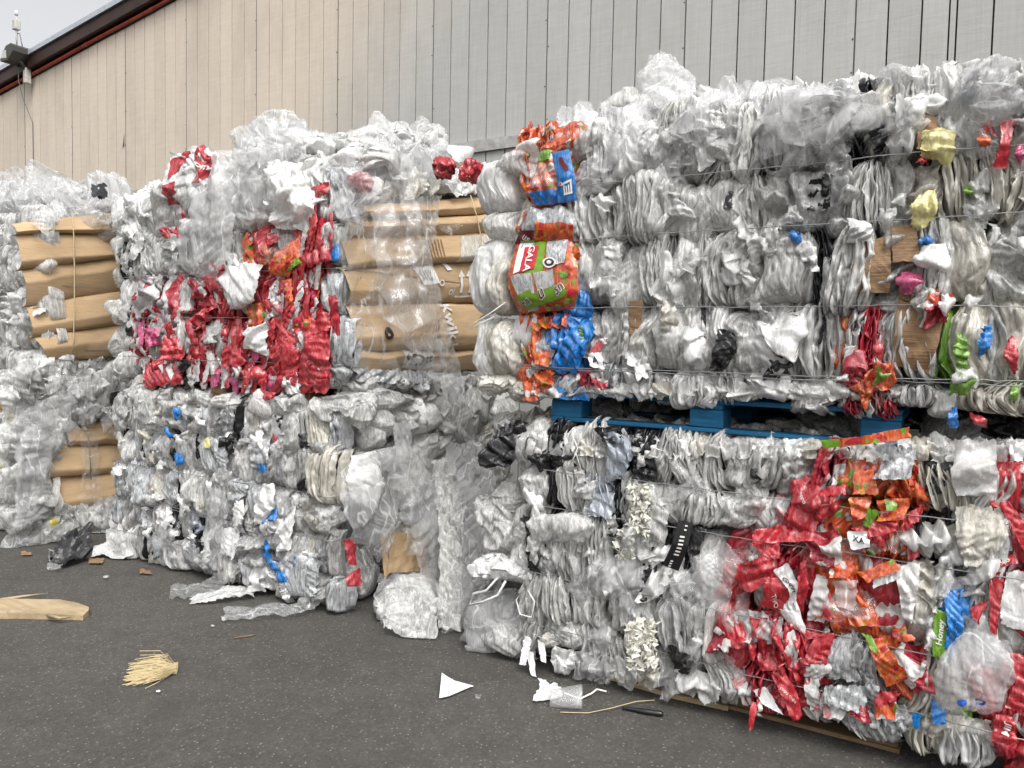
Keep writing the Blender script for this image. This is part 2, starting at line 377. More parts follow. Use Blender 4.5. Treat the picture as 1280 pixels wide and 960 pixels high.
# ------------------------------------------------------------------ ground
g = mesh_obj('ground', [(-150, -60, 0), (150, -60, 0), (150, 220, 0), (-150, 220, 0)], [[0, 1, 2, 3]], M['asphalt'], smooth=False)
g['kind'] = 'structure'

# ------------------------------------------------------------------ building
WT = 5.77
PITCH_B = 0.2
rake = lambda s: 5.418 + (s + 8.183) * 0.1187
bld = thing('building', 'long beige and grey timber-clad building with a sloping brown roof edge', 'building', 0, WT, 0)
TRIM0, TRIM1 = 3.19, 3.29
rng = random.Random(5)
i0, i1 = -66, 15
for i in range(i0, i1):
    a, b = -0.047 + i * PITCH_B + 0.0065, -0.047 + (i + 1) * PITCH_B - 0.004
    dz = rng.uniform(-0.0015, 0.0015)
    pieces = [(a, b)]
    if i == -2: pieces = [(a, a + 0.148), (a + 0.158, b)]          # a sheet joint splits this board
    for (p, q) in pieces:
        y0, y1 = -0.016 + dz, 0.02
        vs = [(p, y0, TRIM1 - .01), (q, y0, TRIM1 - .01), (q, y0, rake(q)), (p, y0, rake(p)),
              (p, y1, TRIM1 - .01), (q, y1, TRIM1 - .01), (q, y1, rake(q)), (p, y1, rake(p))]
        fs = [[0, 1, 2, 3], [5, 4, 7, 6], [4, 0, 3, 7], [1, 5, 6, 2], [3, 2, 6, 7], [4, 5, 1, 0]]
        mesh_obj('siding_board', vs, fs, M['siding'], bld, smooth=False)
for i in range(i0, i1):
    box('siding_board', -0.047 + i * PITCH_B + .008, -0.047 + (i + 1) * PITCH_B - .005, -0.016, 0.02, 0.06, TRIM0 + .01, M['siding'], bld)
S0, S1 = i0 * PITCH_B - .1, i1 * PITCH_B
vs = [(S0, .03, 0), (S1, .03, 0), (S1, .03, rake(S1) + .1), (S0, .03, rake(S0) + .1), (S0, 4, 0), (S1, 4, 0), (S1, 4, rake(S1) + .1), (S0, 4, rake(S0) + .1)]
mesh_obj('wall_sheathing', vs, [[0, 1, 2, 3], [5, 4, 7, 6], [4, 0, 3, 7], [1, 5, 6, 2]], M['cavity'], bld, smooth=False)
# sheet joints: a wider gap every sixth board, with dark nail marks beside it
j0 = round((on_t(228, 100, WT)[0] + .047) / PITCH_B)
nv_, nf_ = tube_data([(0, -.0185, 0), (0, -.0155, 0)], [.006, .006], 6); nail0 = None; rj = random.Random(9)
for i in range(i0, i1):
    if (i - j0) % 6: continue
    x = -0.047 + i * PITCH_B; z = TRIM1 + .1
    box('joint_strip', x - .001, x + .006, -.0176, -.004, TRIM1 + .012, rake(x) - .01, M['cavity'], bld)
    while z < rake(x) - .1:
        if nail0 is None: nail0 = mesh_obj('nail_mark', nv_, nf_, M['cavity'], bld); q = nail0
        else: q = link_copy(nail0, bld)
        q.location = (x + rj.choice((-.012, .016)), 0, z); z += rj.uniform(.22, .5)
# weathered trim board with an uneven upper edge
n = 240
xs = np.linspace(S0, S1, n); r8 = np.random.default_rng(8)
top = TRIM1 + r8.normal(0, .003, n); bot = np.full(n, TRIM0)
V = np.concatenate([np.stack([xs, np.full(n, -.045), bot], 1), np.stack([xs, np.full(n, -.045), top], 1), np.stack([xs, np.full(n, -.017), top + .006], 1), np.stack([xs, np.full(n, -.017), bot], 1)])
fs = []
for k in range(n - 1):
    for a_, b_ in ((0, 1), (1, 2), (2, 3), (3, 0)): fs.append([a_ * n + k, a_ * n + k + 1, b_ * n + k + 1, b_ * n + k])
mesh_obj('trim_board', V, fs, M['dirt_board'], bld, smooth=False)
def rake_piece(name, z0, z1, y0, y1, mat, tilt=0.0):
    vs = []
    for s in (S0, S1):
        r = rake(s)
        vs += [(s, y0, r + z0), (s, y1, r + z0 + tilt), (s, y1, r + z1 + tilt), (s, y0, r + z1)]
    mesh_obj(name, vs, [[0, 4, 5, 1], [1, 5, 6, 2], [2, 6, 7, 3], [3, 7, 4, 0], [0, 1, 2, 3], [7, 6, 5, 4]], mat, bld, smooth=False)
rake_piece('fascia_board', 0.075, 0.225, -.13, -.09, M['fascia'])
rake_piece('soffit', 0.075, 0.09, -.088, .03, M['fascia'])
rake_piece('drip_edge', 0.228, 0.29, -.16, 0.3, M['drip'], 0.03)
rake_piece('roof', 0.295, 0.32, -.12, 4.0, M['drip'], 0.2)
pp = [(s, -.05, rake(s) + .03 + 0.004 * math.sin(s * 3)) for s in np.linspace(S0, S1, 60)]
tube('conduit', pp, .021, M['red_pipe'], bld, 8)
cp, cf = tube_data([(0, 0, 0), (.06, 0, .007)], .026, 8)
c0 = None
for s in np.arange(S0 + .5, S1, 1.37):
    if c0 is None: c0 = mesh_obj('pipe_coupling', cp, cf, M['red_pipe'], bld); q = c0
    else: q = link_copy(c0, bld)
    q.location = (s, -.05, rake(s) + .03 + 0.004 * math.sin(s * 3))
# flaked splinter on a board
p = on_t(155, 180, WT - .02)
mesh_obj('paint_flake', [(p[0] - .03, -.017, p[2] - .01), (p[0], -.018, p[2] + .14), (p[0] + .012, -.03, p[2] - .02), (p[0] - .03, -.03, p[2] - .03)], [[0, 1, 2], [0, 2, 3]], M['cavity'], bld, smooth=False)

# flood lamp on the gable and a small aerial above it
p = on_t(33, 96, WT - .12)
fl = thing('flood_lamp', 'bronze flood lamp on a bracket at the roof edge', 'flood lamp', p[0], p[1], p[2])
box('bracket', -.035, .035, -.03, .05, -.09, .12, M['grey_plastic'], fl, .008)
tube('swivel_arm', [(0, -.01, .1), (-.005, -.06, .17), (-.02, -.09, .22)], .03, M['bronze'], fl, 8)
def lamp_head():
    pr = [(-.17, -.16), (-.17, -.13), (-.05, .02), (.06, .035), (.1, 0), (.1, -.07), (-.02, -.17)]
    vs, m = [], len(pr)
    for y in (-.15, .11):
        vs += [(x * 1.25, y - .08, z + .33) for x, z in pr]
    fs = [list(range(m))[::-1], list(range(m, 2 * m))] + [[k, (k + 1) % m, m + (k + 1) % m, m + k] for k in range(m)]
    return vs, [f[::-1] for f in fs]
hv, hf = lamp_head()
mesh_obj('housing', hv, hf, M['bronze'], fl, smooth=False)
a_, b_ = np.array([-.17 * 1.25, 0, -.16 + .33]), np.array([-.02 * 1.25, 0, -.17 + .33])
mesh_obj('lens', [(-.205, -.21, .20), (-.205, .01, .20), (-.04, .01, .155), (-.04, -.21, .155)], [[0, 1, 2, 3]], M['lens'], fl, smooth=False)
mesh_obj('lens_rim', [(-.185, -.236, .205), (-.03, -.236, .185), (-.035, -.236, .29), (-.12, -.236, .30)], [[0, 1, 2, 3]], M['lens'], fl, smooth=False)
tube('cable', [(-.1, -.05, .16), (-.09, -.06, -.05), (-.05, -.02, -.3), (-.03, .09, -.6), (-.03, .095, -2.2)], .005, M['cable'], fl)
p = on_t(21, 56, WT - .12)
an = thing('aerial', 'slim grey aerial with a small junction box above the flood lamp', 'aerial', p[0], p[1], p[2])
tube('mast', [(0, 0, -.02), (0, 0, .1), (0, 0, .42)], [.008, .016, .008], M['grey_plastic'], an, 6)
box('junction_box', -.05, .04, -.04, .04, .2, .33, M['grey_plastic'], an, .008)
tube('tip', [(0, 0, .4), (0, 0, .46)], .022, M['ink_white'], an, 8)
tube('cable', [(.02, 0, .15), (.08, 0, .14), (.12, 0, .02), (.14, .02, -.12)], .008, M['cable'], an)

# ------------------------------------------------------------------ pallets
def pallet(label, s0, s1, t0, t1, z, h, mat, nblocks=3, bottom=True, seed=0):
    rg = random.Random(seed)
    o = thing('pallet', label, 'pallet', s0, t0, z, 'pallets under the bales')
    L, D = s1 - s0, t1 - t0
    nb = 7
    for k in range(nb):
        y = k * (D - .1) / (nb - 1)
        box('deck_board', rg.uniform(0, .006), L - rg.uniform(0, .006), y, y + .1, h - .02, h, mat, o, .003, .002, rg)
    for k in range(nblocks):
        x = k * (L - .14) / (nblocks - 1)
        box('bearer_board', x + .005, x + .135, .002, D - .002, h - .042, h - .0215, mat, o, .002, .001, rg)
        for y in (.004, D / 2 - .06, D - .124):
            w = rg.uniform(.13, .15) if nblocks == 3 else .1
            box('block', x, x + w, y, y + .12, .02 if bottom else 0, h - .043, mat, o, .004, .002, rg)
    if bottom:
        for y in (.0, D / 2 - .05, D - .1):
            box('bottom_board', 0, L, y, y + .1, .0, .0185, mat, o, .003, .002, rg)
    return o
pallet('blue painted pallet carrying the upper bale of the stack with fruit bags', -1.67, -.235, 3.07, 4.1, 1.152, .138, M['blue_wood'], seed=1)
pallet('weathered wooden pallet on the asphalt under the bale with the red bags', -1.40, -.2, 3.14, 4.2, 0, .135, M['wood'], seed=2)
pallet('wooden pallet between the two bales of the red film and flat cardboard stack', -4.75, -3.2, 3.06, 4.1, 1.13, .13, M['wood'], seed=3)
pallet('dark wooden pallet on the asphalt under the grey film bale', -4.3, -3.05, 3.1, 4.1, 0, .1, M['wood'], seed=4)

# ------------------------------------------------------------------ bales
BALE_GROUP = 'stacked bales of waste film'
REDDISH = {'red', 'redwhite', 'redclear', 'apple', 'orange', 'green', 'blue'}
class Bale:
    """local frame: x along the row, y into the row (0 = front face), z up; origin at the base of the near left corner"""
    def __init__(s, label, s0, s1, t0, t1, z0, z1, seed, res):
        s.o = thing('bale', label, 'bale', s0, t0, z0, BALE_GROUP)
        s.s0, s.s1, s.t0, s.t1, s.z0, s.z1 = s0, s1, t0, t1, z0, z1
        s.L, s.D, s.H = s1 - s0, t1 - t0, z1 - z0
        s.rng = np.random.default_rng(seed); s.res = res
        s.base = np.array([s0, t0, z0])
        s.frames = {
            'front': (np.array([0, 0, 0.]), np.array([1., 0, 0]), np.array([0, 0, 1.]), np.array([0, -1., 0])),
            'right': (np.array([s.L, 0, 0.]), np.array([0, 1., 0]), np.array([0, 0, 1.]), np.array([1., 0, 0])),
            'left': (np.array([0, s.D, 0.]), np.array([0, -1., 0]), np.array([0, 0, 1.]), np.array([-1., 0, 0])),
            'top': (np.array([0, 0, s.H]), np.array([1., 0, 0]), np.array([0, 1., 0]), np.array([0, 0, 1.])),
        }
    def loc(s, x, y, off=0.0):  return on_t(x, y, s.t0 - off) - s.base       # pixel -> local on the front face
    def locE(s, x, y, off=0.0): return on_s(x, y, s.s1 + off) - s.base       # pixel -> local on the right end
    def pix(s, p): q = np.asarray(p) + s.base; return pix(*q)
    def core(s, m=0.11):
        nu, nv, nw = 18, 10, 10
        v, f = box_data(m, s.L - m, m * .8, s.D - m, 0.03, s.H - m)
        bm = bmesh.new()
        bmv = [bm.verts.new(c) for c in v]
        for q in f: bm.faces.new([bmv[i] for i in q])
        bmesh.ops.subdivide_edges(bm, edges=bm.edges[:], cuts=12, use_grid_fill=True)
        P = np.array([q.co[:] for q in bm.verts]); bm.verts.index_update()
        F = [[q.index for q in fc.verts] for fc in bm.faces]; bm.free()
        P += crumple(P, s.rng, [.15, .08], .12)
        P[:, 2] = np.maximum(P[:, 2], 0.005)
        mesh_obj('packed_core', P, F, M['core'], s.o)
    def bundle(s, face, a0, a1, b0, b1, mat, kind='pleat', depth=None, out=0.0, shear=0.0, name='film_bundle', amp=1.0):
        O, ex, ez, eo = s.frames[face]; rg = s.rng
        hw, hh = (a1 - a0) / 2, (b1 - b0) / 2; ca, cb = (a0 + a1) / 2, (b0 + b1) / 2
        if depth is None: depth = min(0.13, 0.035 + hw * rg.uniform(.5, .9))
        nu = int(np.clip(2.9 * hw / (s.res * .62), 10, 110)); nv = int(np.clip(2 * hh / (s.res * 1.1), 8, 60))
        u, v = np.meshgrid(np.linspace(-1, 1, nu), np.linspace(-1, 1, nv))
        u, v = u.ravel(), v.ravel()
        e = rg.uniform(3, 8) if kind == 'pleat' else rg.uniform(2.2, 4)
        prof = np.clip(1 - np.abs(v) ** e, 0, 1) ** 0.6
        th = u * 1.7
        k0 = {'pleat': .86, 'puff': .66, 'rag': .8}[kind]
        tap = k0 + (1 - k0) * prof
        sq = rg.uniform(.45, .75)
        xx = np.sign(u) * np.abs(np.sin(th)) ** .9 * hw * tap * 1.03
        oo = np.sign(np.cos(th)) * np.abs(np.cos(th)) ** sq * depth * (0.45 + 0.55 * prof) - 0.045 * (1 - prof)
        zz = v * hh
        xp = u * hw * 1.2
        lam = rg.uniform(.01, .024)
        p1, p2, p3, p4 = rg.uniform(0, 6.28, 4)
        xw = xp + .35 * lam * np.sin(zz / .07 + p1) + .5 * lam * np.sin(xp / .05 + p2 + zz / .11) + .2 * lam * np.sin(zz / .023 + xp / .03 + p3)
        ci = np.floor(xw / lam).astype(int); tab = rg.uniform(0, 1, 256); tab2 = rg.uniform(-1, 1, 256)
        lobe = np.abs(np.sin(np.pi * xw / lam)) ** .5
        hgt = .35 + .85 * tab[ci % 256]
        lv = np.clip(1 - np.abs(v + .25 * tab2[ci % 256]) ** 5, 0, 1)
        x2 = xw / (lam * .41) + .3 * np.sin(zz / .03 + p4)
        lobe2 = np.abs(np.sin(np.pi * x2)) ** .6 * (.4 + .6 * tab[np.floor(x2).astype(int) % 256])
        lp = np.stack([xp, np.zeros_like(u), zz], 1)
        if kind == 'pleat':
            pl = lam * (.95 * (lobe * hgt - .6) * (.6 + .4 * lv) + .3 * (lobe2 - .5))
            d = crumple(lp * np.array([1, 1, .35]), rg, [.07, .03], .3 * amp, 3)
        elif kind == 'puff':
            pl = lam * (1.05 * (lobe * hgt - .6) + .35 * (lobe2 - .5)) * (.55 + .45 * np.abs(v) ** 1.2)
            d = crumple(lp * np.array([1, 1, .5]), rg, [.12, .06, .03, .015], .38 * amp, 3)
        else:
            pl = lam * .25 * (lobe - .6)
            d = crumple(lp, rg, [.1, .05, .025, .014], .62 * amp, 3)
        d = d * (0.4 + 0.6 * prof)[:, None]
        xx = xx + d[:, 0] * .8 + shear * zz + 0.014 * np.sin(v * rg.uniform(2, 5) + rg.uniform(0, 6)) + .25 * lam * tab2[ci % 256] * v
        oo = oo + d[:, 1] * 1.2 + out + pl * amp * (np.cos(th) * .5 + .5)
        zz = zz + d[:, 2] * .6 + .35 * lam * tab2[(ci + 7) % 256]
        P = O + np.outer(ca + xx, ex) + np.outer(cb + zz, ez) + np.outer(oo, eo)
        if s.z0 < .3: P[:, 2] = np.maximum(P[:, 2], 0.008 - s.z0)
        return mesh_obj(name, P, grid_faces(nv, nu), M[mat], s.o, smooth=(kind == 'puff'))
    def leaves(s, face, a0, a1, b0, b1, mat, depth=None, out=0.0, shear=0.0, name='film_bundle', amp=1.0, thick=(.0035, .0095)):
        """folded film seen from its folds: a row of separate overlapping lobes, each with its own ends and lean"""
        O, ex, ez, eo = s.frames[face]; rg = s.rng
        hw, hh = (a1 - a0) / 2, (b1 - b0) / 2; ca, cb = (a0 + a1) / 2, (b0 + b1) / 2
        if depth is None: depth = min(0.11, 0.04 + hw * rg.uniform(.35, .7))
        nv = int(np.clip(2 * hh / (s.res * 1.1), 8, 44)); na = 5
        thick = (thick[0] * s.res / .0065, thick[1] * s.res / .0065)
        a = np.array([-1, -.4, 0, .4, 1.]); v = np.linspace(-1, 1, nv)
        A, Vv = np.meshgrid(a, v); A, Vv = A.ravel(), Vv.ravel()
        Ps, Fs, off, x = [], [], 0, -hw
        gf = grid_faces(nv, na)
        tk = rg.uniform(.6, 1.9); thick = (thick[0] * tk, thick[1] * tk)
        fan = rg.normal(0, .25); bow = rg.normal(0, .02)
        while x < hw:
            w = rg.uniform(*thick)
            if rg.random() < .07: w *= 1.8
            xc = x + w * .8; x += w * rg.uniform(.85, 1.4)
            un = np.clip(xc / hw, -1, 1)
            v0, v1 = -1 - rg.uniform(-.14, .12), 1 + rg.uniform(-.14, .14)
            vv = v0 + (v1 - v0) * (Vv + 1) / 2
            e = rg.uniform(3, 7)
            prof = np.clip(1 - np.abs(Vv) ** e, 0, 1) ** .5
            dk = depth * (1 - abs(un) ** 3) ** .4 + rg.normal(0, .011)
            ex_ = rg.uniform(.9, 1.6); wob = .18 * np.sin(vv * rg.uniform(1, 3) + rg.uniform(0, 6))
            Aw = np.clip(A + wob * (1 - np.abs(A)), -1, 1)
            oo = (1 - np.abs(Aw) ** ex_ * 1.6) * w * 2.8 + (dk - w * 1.6) * (.5 + .5 * prof) - .03 * (1 - prof)
            tl = rg.normal(0, .4)
            xx = xc + A * w * (1.0 + .3 * prof) + tl * (oo - dk)
            xx = xx * (1 - .3 * np.abs(vv) ** 3) + (vv * hh) * (shear + fan * un * .3) + bow * (1 - vv ** 2) + .003 * np.sin(vv * rg.uniform(2, 6) + rg.uniform(0, 6)) * rg.uniform(.3, 1.6)
            lp = np.stack([A * w * 1.4 + xc, np.full_like(A, x * 9.1), vv * hh], 1)
            d = crumple(lp * np.array([1, 1, .8]), rg, [.09, .04, .016], .3 * amp, 2) * (.5 + .5 * prof)[:, None]
            xx = xx + d[:, 0] * .7; oo = oo + d[:, 1] + out; zz = vv * hh + d[:, 2] * .6
            Ps.append(O + np.outer(ca + xx, ex) + np.outer(cb + zz, ez) + np.outer(oo, eo))
            Fs.append(gf + off); off += nv * na
        P = np.concatenate(Ps)
        if s.z0 < .3: P[:, 2] = np.maximum(P[:, 2], 0.008 - s.z0)
        return mesh_obj(name, P, np.concatenate(Fs), M[mat], s.o)
    def sheet(s, L, Rr, mat, name='film_sheet', amp=0.5, scales=(.2, .1, .05, .025), bulge=0.0, rough_edge=0.01, res=None, floor=True, per=3, smooth=False):
        L, Rr = np.asarray(L, float), np.asarray(Rr, float)
        res = res or s.res
        ln = max(np.linalg.norm(np.diff(L, axis=0), axis=1).sum(), np.linalg.norm(np.diff(Rr, axis=0), axis=1).sum())
        wd = np.linalg.norm(L - Rr[:1], axis=1).min() if len(L) != len(Rr) else np.linalg.norm(L - Rr, axis=1).max()
        nv = int(np.clip(ln / res, 6, 110)); nu = int(np.clip(wd / res, 5, 90))
        A, B = resample(L, nv), resample(Rr, nv)
        u = np.linspace(0, 1, nu)[None, :, None]
        P = A[:, None] * (1 - u) + B[:, None] * u
        du = np.gradient(P, axis=1); dv = np.gradient(P, axis=0)
        nn = np.cross(du, dv); nn /= np.linalg.norm(nn, axis=2)[..., None] + 1e-9
        uu, vv = np.meshgrid(np.linspace(0, 1, nu), np.linspace(0, 1, nv))
        prof = (np.clip(4 * uu * (1 - uu), 0, 1) ** .6) * (np.clip(4 * vv * (1 - vv), 0, 1) ** .5)
        if nn[nv // 2, nu // 2] @ np.array([.3, -1, .3]) < 0: nn = -nn
        bulge = min(bulge, .14 * np.linalg.norm(A[nv // 2] - B[nv // 2]))
        P = P + nn * (prof * bulge)[..., None]
        flat_ = P.reshape(-1, 3)
        mx = .6 * max(.02, min(ln, np.linalg.norm(A[nv // 2] - B[nv // 2])))
        sc0 = min(max(scales), mx); scl = [q for q in (sc0, sc0 * .5, sc0 * .25, sc0 * .125) if q > .007]
        d = crumple(flat_, s.rng, scl, amp, per)
        nf = nn.reshape(-1, 3); dn = (d * nf).sum(1)[:, None] * nf
        flat_ = flat_ + dn * 1.3 + (d - dn) * .45
        if rough_edge:
            for ax, msk in ((0, (uu < 1e-6) | (uu > 1 - 1e-6)), (1, (vv < 1e-6) | (vv > 1 - 1e-6))):
                ed = msk.ravel(); q = flat_[ed]
                flat_[ed] += np.outer(np.sin(q @ unit(s.rng) * 90 + s.rng.uniform(0, 6)) * .6 + s.rng.normal(0, .35, ed.sum()), unit(s.rng)) * min(rough_edge, .006)
        if floor: flat_[:, 2] = np.maximum(flat_[:, 2], 0.012 - s.z0)
        o = mesh_obj(name, flat_, grid_faces(nv, nu), M[mat], s.o, smooth=smooth)
        return dict(o=o, P=flat_.reshape(nv, nu, 3), nn=nn)
    def scrap(s, c, size, mat, nrm, aspect=1.0, amp=0.6, name='film_scrap', lift=0.03):
        """a small crumpled flap; c local centre, nrm outward"""
        rg = s.rng; nrm = np.asarray(nrm, float); nrm = nrm + rg.normal(0, .35, 3); nrm /= np.linalg.norm(nrm)
        a = np.cross(nrm, unit(rg)); a /= np.linalg.norm(a); b = np.cross(nrm, a)
        if abs(a[2]) > abs(b[2]): a, b = b, a
        hw, hh = size * .5, size * .5 * aspect
        n = int(np.clip(size * max(1, aspect) / s.res, 6, 36)); m = int(np.clip(size / s.res, 5, 30))
        u, v = np.meshgrid(np.linspace(-1, 1, m), np.linspace(-1, 1, n)); u, v = u.ravel(), v.ravel()
        rr = 1 + .3 * np.sin(3 * np.arctan2(v, u) + rg.uniform(0, 6)) + .15 * np.sin(7 * np.arctan2(v, u) + rg.uniform(0, 6))
        k = np.maximum(np.abs(u), np.abs(v)) / np.maximum(np.hypot(u, v), 1e-6)
        k = 1 * .5 + .5 * k
        P = np.asarray(c) + np.outer(u * k * rr * hw, a) + np.outer(v * k * rr * hh, b) + np.outer(lift * (1 - .9 * np.hypot(u, v) ** 2 * .6), nrm)
        d = crumple(P, rg, [size * .5, size * .25, size * .12], amp, 3); dn = np.outer(d @ nrm, nrm)
        P = P + dn * 1.3 + (d - dn) * .4
        P[:, 2] = np.maximum(P[:, 2], 0.006 - s.z0)
        return mesh_obj(name, P, grid_faces(n, m), M[mat], s.o, smooth=False)
    def blob(s, c, r, mat, name='film_wad', amp=0.5, scales=None, flatz=None):
        rg = s.rng; r = np.asarray(r, float) * np.ones(3)
        nu = int(np.clip(5 * r[:2].mean() / s.res, 14, 80)); nv = int(np.clip(3 * r.mean() / s.res, 9, 48))
        th, ph = np.meshgrid(np.linspace(0, 2 * np.pi, nu + 1)[:-1], np.linspace(.08, np.pi - .08, nv))
        P = np.stack([np.cos(th) * np.sin(ph), np.sin(th) * np.sin(ph), np.cos(ph)], -1).reshape(-1, 3)
        N0 = P.copy(); P = P * r
        m = r.mean()
        P = P + crumple(P, rg, scales or [m * 1.1, m * .55, m * .28, m * .14], amp, 3)
        P = P + N0 * (.15 * m * np.sin(N0 @ unit(rg) * 3 + rg.uniform(0, 6)))[:, None] + np.asarray(c)
        P[:, 2] = np.maximum(P[:, 2], 0.006 - s.z0)
        i = np.arange(nv * nu).reshape(nv, nu); j = np.roll(i, -1, 1)
        f = np.stack([i[:-1], j[:-1], j[1:], i[1:]], -1).reshape(-1, 4)
        return mesh_obj(name, P, f, M[mat], s.o, smooth=False)
    def wires(s, zs, ends=True, sag=.004, name='baling_wire', dbl=.25):
        rg = s.rng
        for z in zs:
            for rep in range(1 + (rg.random() < dbl)):
                n = 60
                x = np.linspace(-.02, s.L + .02, n)
                ph = rg.uniform(0, 6, 3); zz = z - s.z0 + rep * .012 + sag * (np.sin(x * 2.1 + ph[0]) + .6 * np.sin(x * 6 + ph[1])) + rg.normal(0, .0012, n)
                y = -.088 + .008 * np.sin(x * 9 + ph[2])
                pts = list(zip(x, y, zz))
                if ends: pts = [(-.07, s.D * .6, zz[0])] + [(-.07, .0, zz[0])] + pts + [(s.L + .06, .0, zz[-1]), (s.L + .06, s.D * .9, zz[-1])]
                tube(name, pts, .0022, M['wire'], s.o, 5)
    def fill(s, face, rows, width, pal, regions=(), kinds=(.5, .37, .13), lean=.1, skip=None):
        """rows of bundles between the wires; regions: (x0,y0,x1,y1,{mat:weight}) in photo pixels"""
        rg = s.rng; O, ex, ez, eo = s.frames[face]
        Lf = s.L if face in ('front', 'top') else s.D
        for (b0, b1) in rows:
            a = -.03
            while a < Lf - .02:
                w = rg.uniform(*width)
                if rg.random() < .18: w *= .5
                if rg.random() < .12: w *= 1.6
                w = min(w, Lf + .05 - a)
                c = O + ex * (a + w / 2) + ez * ((b0 + b1) / 2)
                px, py = s.pix(c)
                if px < -90 or px > 1400 or py > 1090: a += w * .93; continue
                p = pal
                for r in regions:
                    if r[0] <= px <= r[2] and r[1] <= py <= r[3]: p = r[4]; break
                if skip and skip(px, py): a += w * .93; continue
                ks = list(p); wt = np.array([p[k] for k in ks], float)
                mat = ks[rg.choice(len(ks), p=wt / wt.sum())]
                kd = ['pleat', 'puff', 'rag'][rg.choice(3, p=kinds)]
                ww = w
                if mat == 'black': ww = min(w, .07); kd = 'pleat'
                if mat in ('green', 'bluegrey') or (mat == 'apple' and face == 'front' and px > 1150): ww = min(w, .055)
                if kd == 'puff': ww = min(ww, .6 * (b1 - b0) + .01)
                e0, e1 = rg.uniform(-.02, .04), rg.uniform(-.02, .04)
                fn = s.bundle if kd != 'pleat' else s.leaves
                kw = {} if kd == 'pleat' else {'kind': kd}
                if mat in REDDISH: fn, kw = (s.bundle, {'kind': 'puff', 'amp': 1.0}) if rg.random() < .6 else (s.leaves, {'thick': (.004, .01), 'amp': 1.8})
                fn(face, a - .012, a + ww + .012, b0 - e0, b1 + e1, mat, **kw, out=rg.normal(-.012, .01) - (.015 if mat == 'black' else 0), shear=rg.normal(0, lean))
                a += ww * .93

def region_mat(b, px, py, pal, regions):
    p = pal
    for r in regions:
        if r[0] <= px <= r[2] and r[1] <= py <= r[3]: p = r[4]; break
    ks = list(p); wt = np.array([p[k] for k in ks], float)
    return ks[b.rng.choice(len(ks), p=wt / wt.sum())]
def flaps(b, n, size, pal, regions=(), face='front', zr=(.1, 1.0), name='film_flap', out=(.05, .1), amp=.5, skip=None):
    """loose corners of film that hang over the bundles and the wires"""
    rg = b.rng; O, ex, ez, eo = b.frames[face]; Lf = b.L if face == 'front' else b.D
    k = 0
    while k < n:
        a, h = rg.uniform(0, Lf), rg.uniform(*zr) * b.H
        px, py = b.pix(O + ex * a + ez * h); k += 1
        if px < -40 or px > 1330 or py > 1010 or (skip and skip(px, py)): continue
        mat = region_mat(b, px, py, pal, regions)
        w, l = rg.uniform(*size), rg.uniform(*size) * rg.uniform(.9, 1.7)
        o1, o2 = rg.uniform(*out), rg.uniform(*out)
        sk = rg.normal(0, .35) * l; t1, t2 = rg.uniform(.2, 1.1), rg.uniform(0, .7)
        Pt = lambda x, z, o: O + ex * x + ez * max(z, .01 - b.z0) + eo * o
        Lp = [Pt(a - w / 2, h, o1 - .07), Pt(a - w * .5, h - l * .3, o1), Pt(a - w * .5 * t1 + sk, h - l, o2)]
        Rp = [Pt(a + w / 2, h + rg.normal(0, .02), o1 - .07), Pt(a + w * .55, h - l * .35, o1 + .01), Pt(a + w * .5 * t2 + sk, h - l * rg.uniform(.6, 1.1), o2)]
        b.sheet(Lp, Rp, mat, name, amp=amp, scales=(.14, .07, .035, .017), rough_edge=.004, bulge=.02)

CLEAR = {'clear': .62, 'milky': .16, 'grey': .12, 'dirty': .05, 'white': .04, 'black': .03}
GREYS = {'grey': .46, 'clear': .2, 'silver': .18, 'dirty': .06, 'black': .07, 'white': .02, 'bluegrey': .03}
REDS = {'red': .4, 'redwhite': .3, 'redclear': .2, 'clear': .1}
FRUIT = {'apple': .5, 'orange': .22, 'clear': .1, 'green': .08, 'red': .1}
DIRTY = {'dirty': .6, 'clear': .22, 'milky': .06, 'grey': .1}

def rows_of(b, zs): return [(zs[i + 1] - b.z0, zs[i] - b.z0) for i in range(len(zs) - 1)]

# ---- right stack, upper bale
RU = Bale('upper bale of clear film with orange fruit bags and a blue handled bag', -1.80, .5, 3.1, 4.7, 1.292, 2.46, 11, .0065)  # unseen back of both right bales extended to block light behind
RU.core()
RU.fill('front', rows_of(RU, [2.47, 2.18, 1.955, 1.656, 1.39, 1.285]), (.06, .15), CLEAR, [
    (560, 300, 648, 400, {'milky': .8, 'clear': .2}), (560, 395, 650, 520, {'dirty': .5, 'milky': .4, 'clear': .1}),
    (640, 180, 725, 300, FRUIT), (645, 300, 725, 395, {'apple': .7, 'orange': .3}), (645, 395, 692, 510, {'apple': .4, 'dirty': .35, 'silver': .25}),
    (692, 360, 742, 470, {'blue': 1}), (692, 470, 775, 510, {'redclear': .4, 'silver': .3, 'clear': .2, 'blue': .1}),
    (1000, 215, 1052, 365, {'black': .3, 'grey': .4, 'clear': .3}), (1030, 300, 1075, 400, {'black': .5, 'clear': .5}),
    (1055, 420, 1125, 515, {'redclear': .45, 'orange': .25, 'apple': .2, 'clear': .1}),
    (1065, 130, 1112, 215, {'black': .35, 'clear': .4, 'dirty': .25}),
    (1185, 390, 1280, 530, {'dirty': .5, 'clear': .2, 'green': .1, 'bluegrey': .08, 'apple': .07, 'red': .05}),
    (1170, 190, 1400, 530, DIRTY)])
RU.fill('left', rows_of(RU, [2.44, 2.18, 1.955, 1.656, 1.39, 1.285]), (.14, .26), {'milky': .7, 'clear': .2, 'dirty': .1}, kinds=(.25, .65, .1))
RU.wires([2.18, 1.955, 1.656, 1.39])

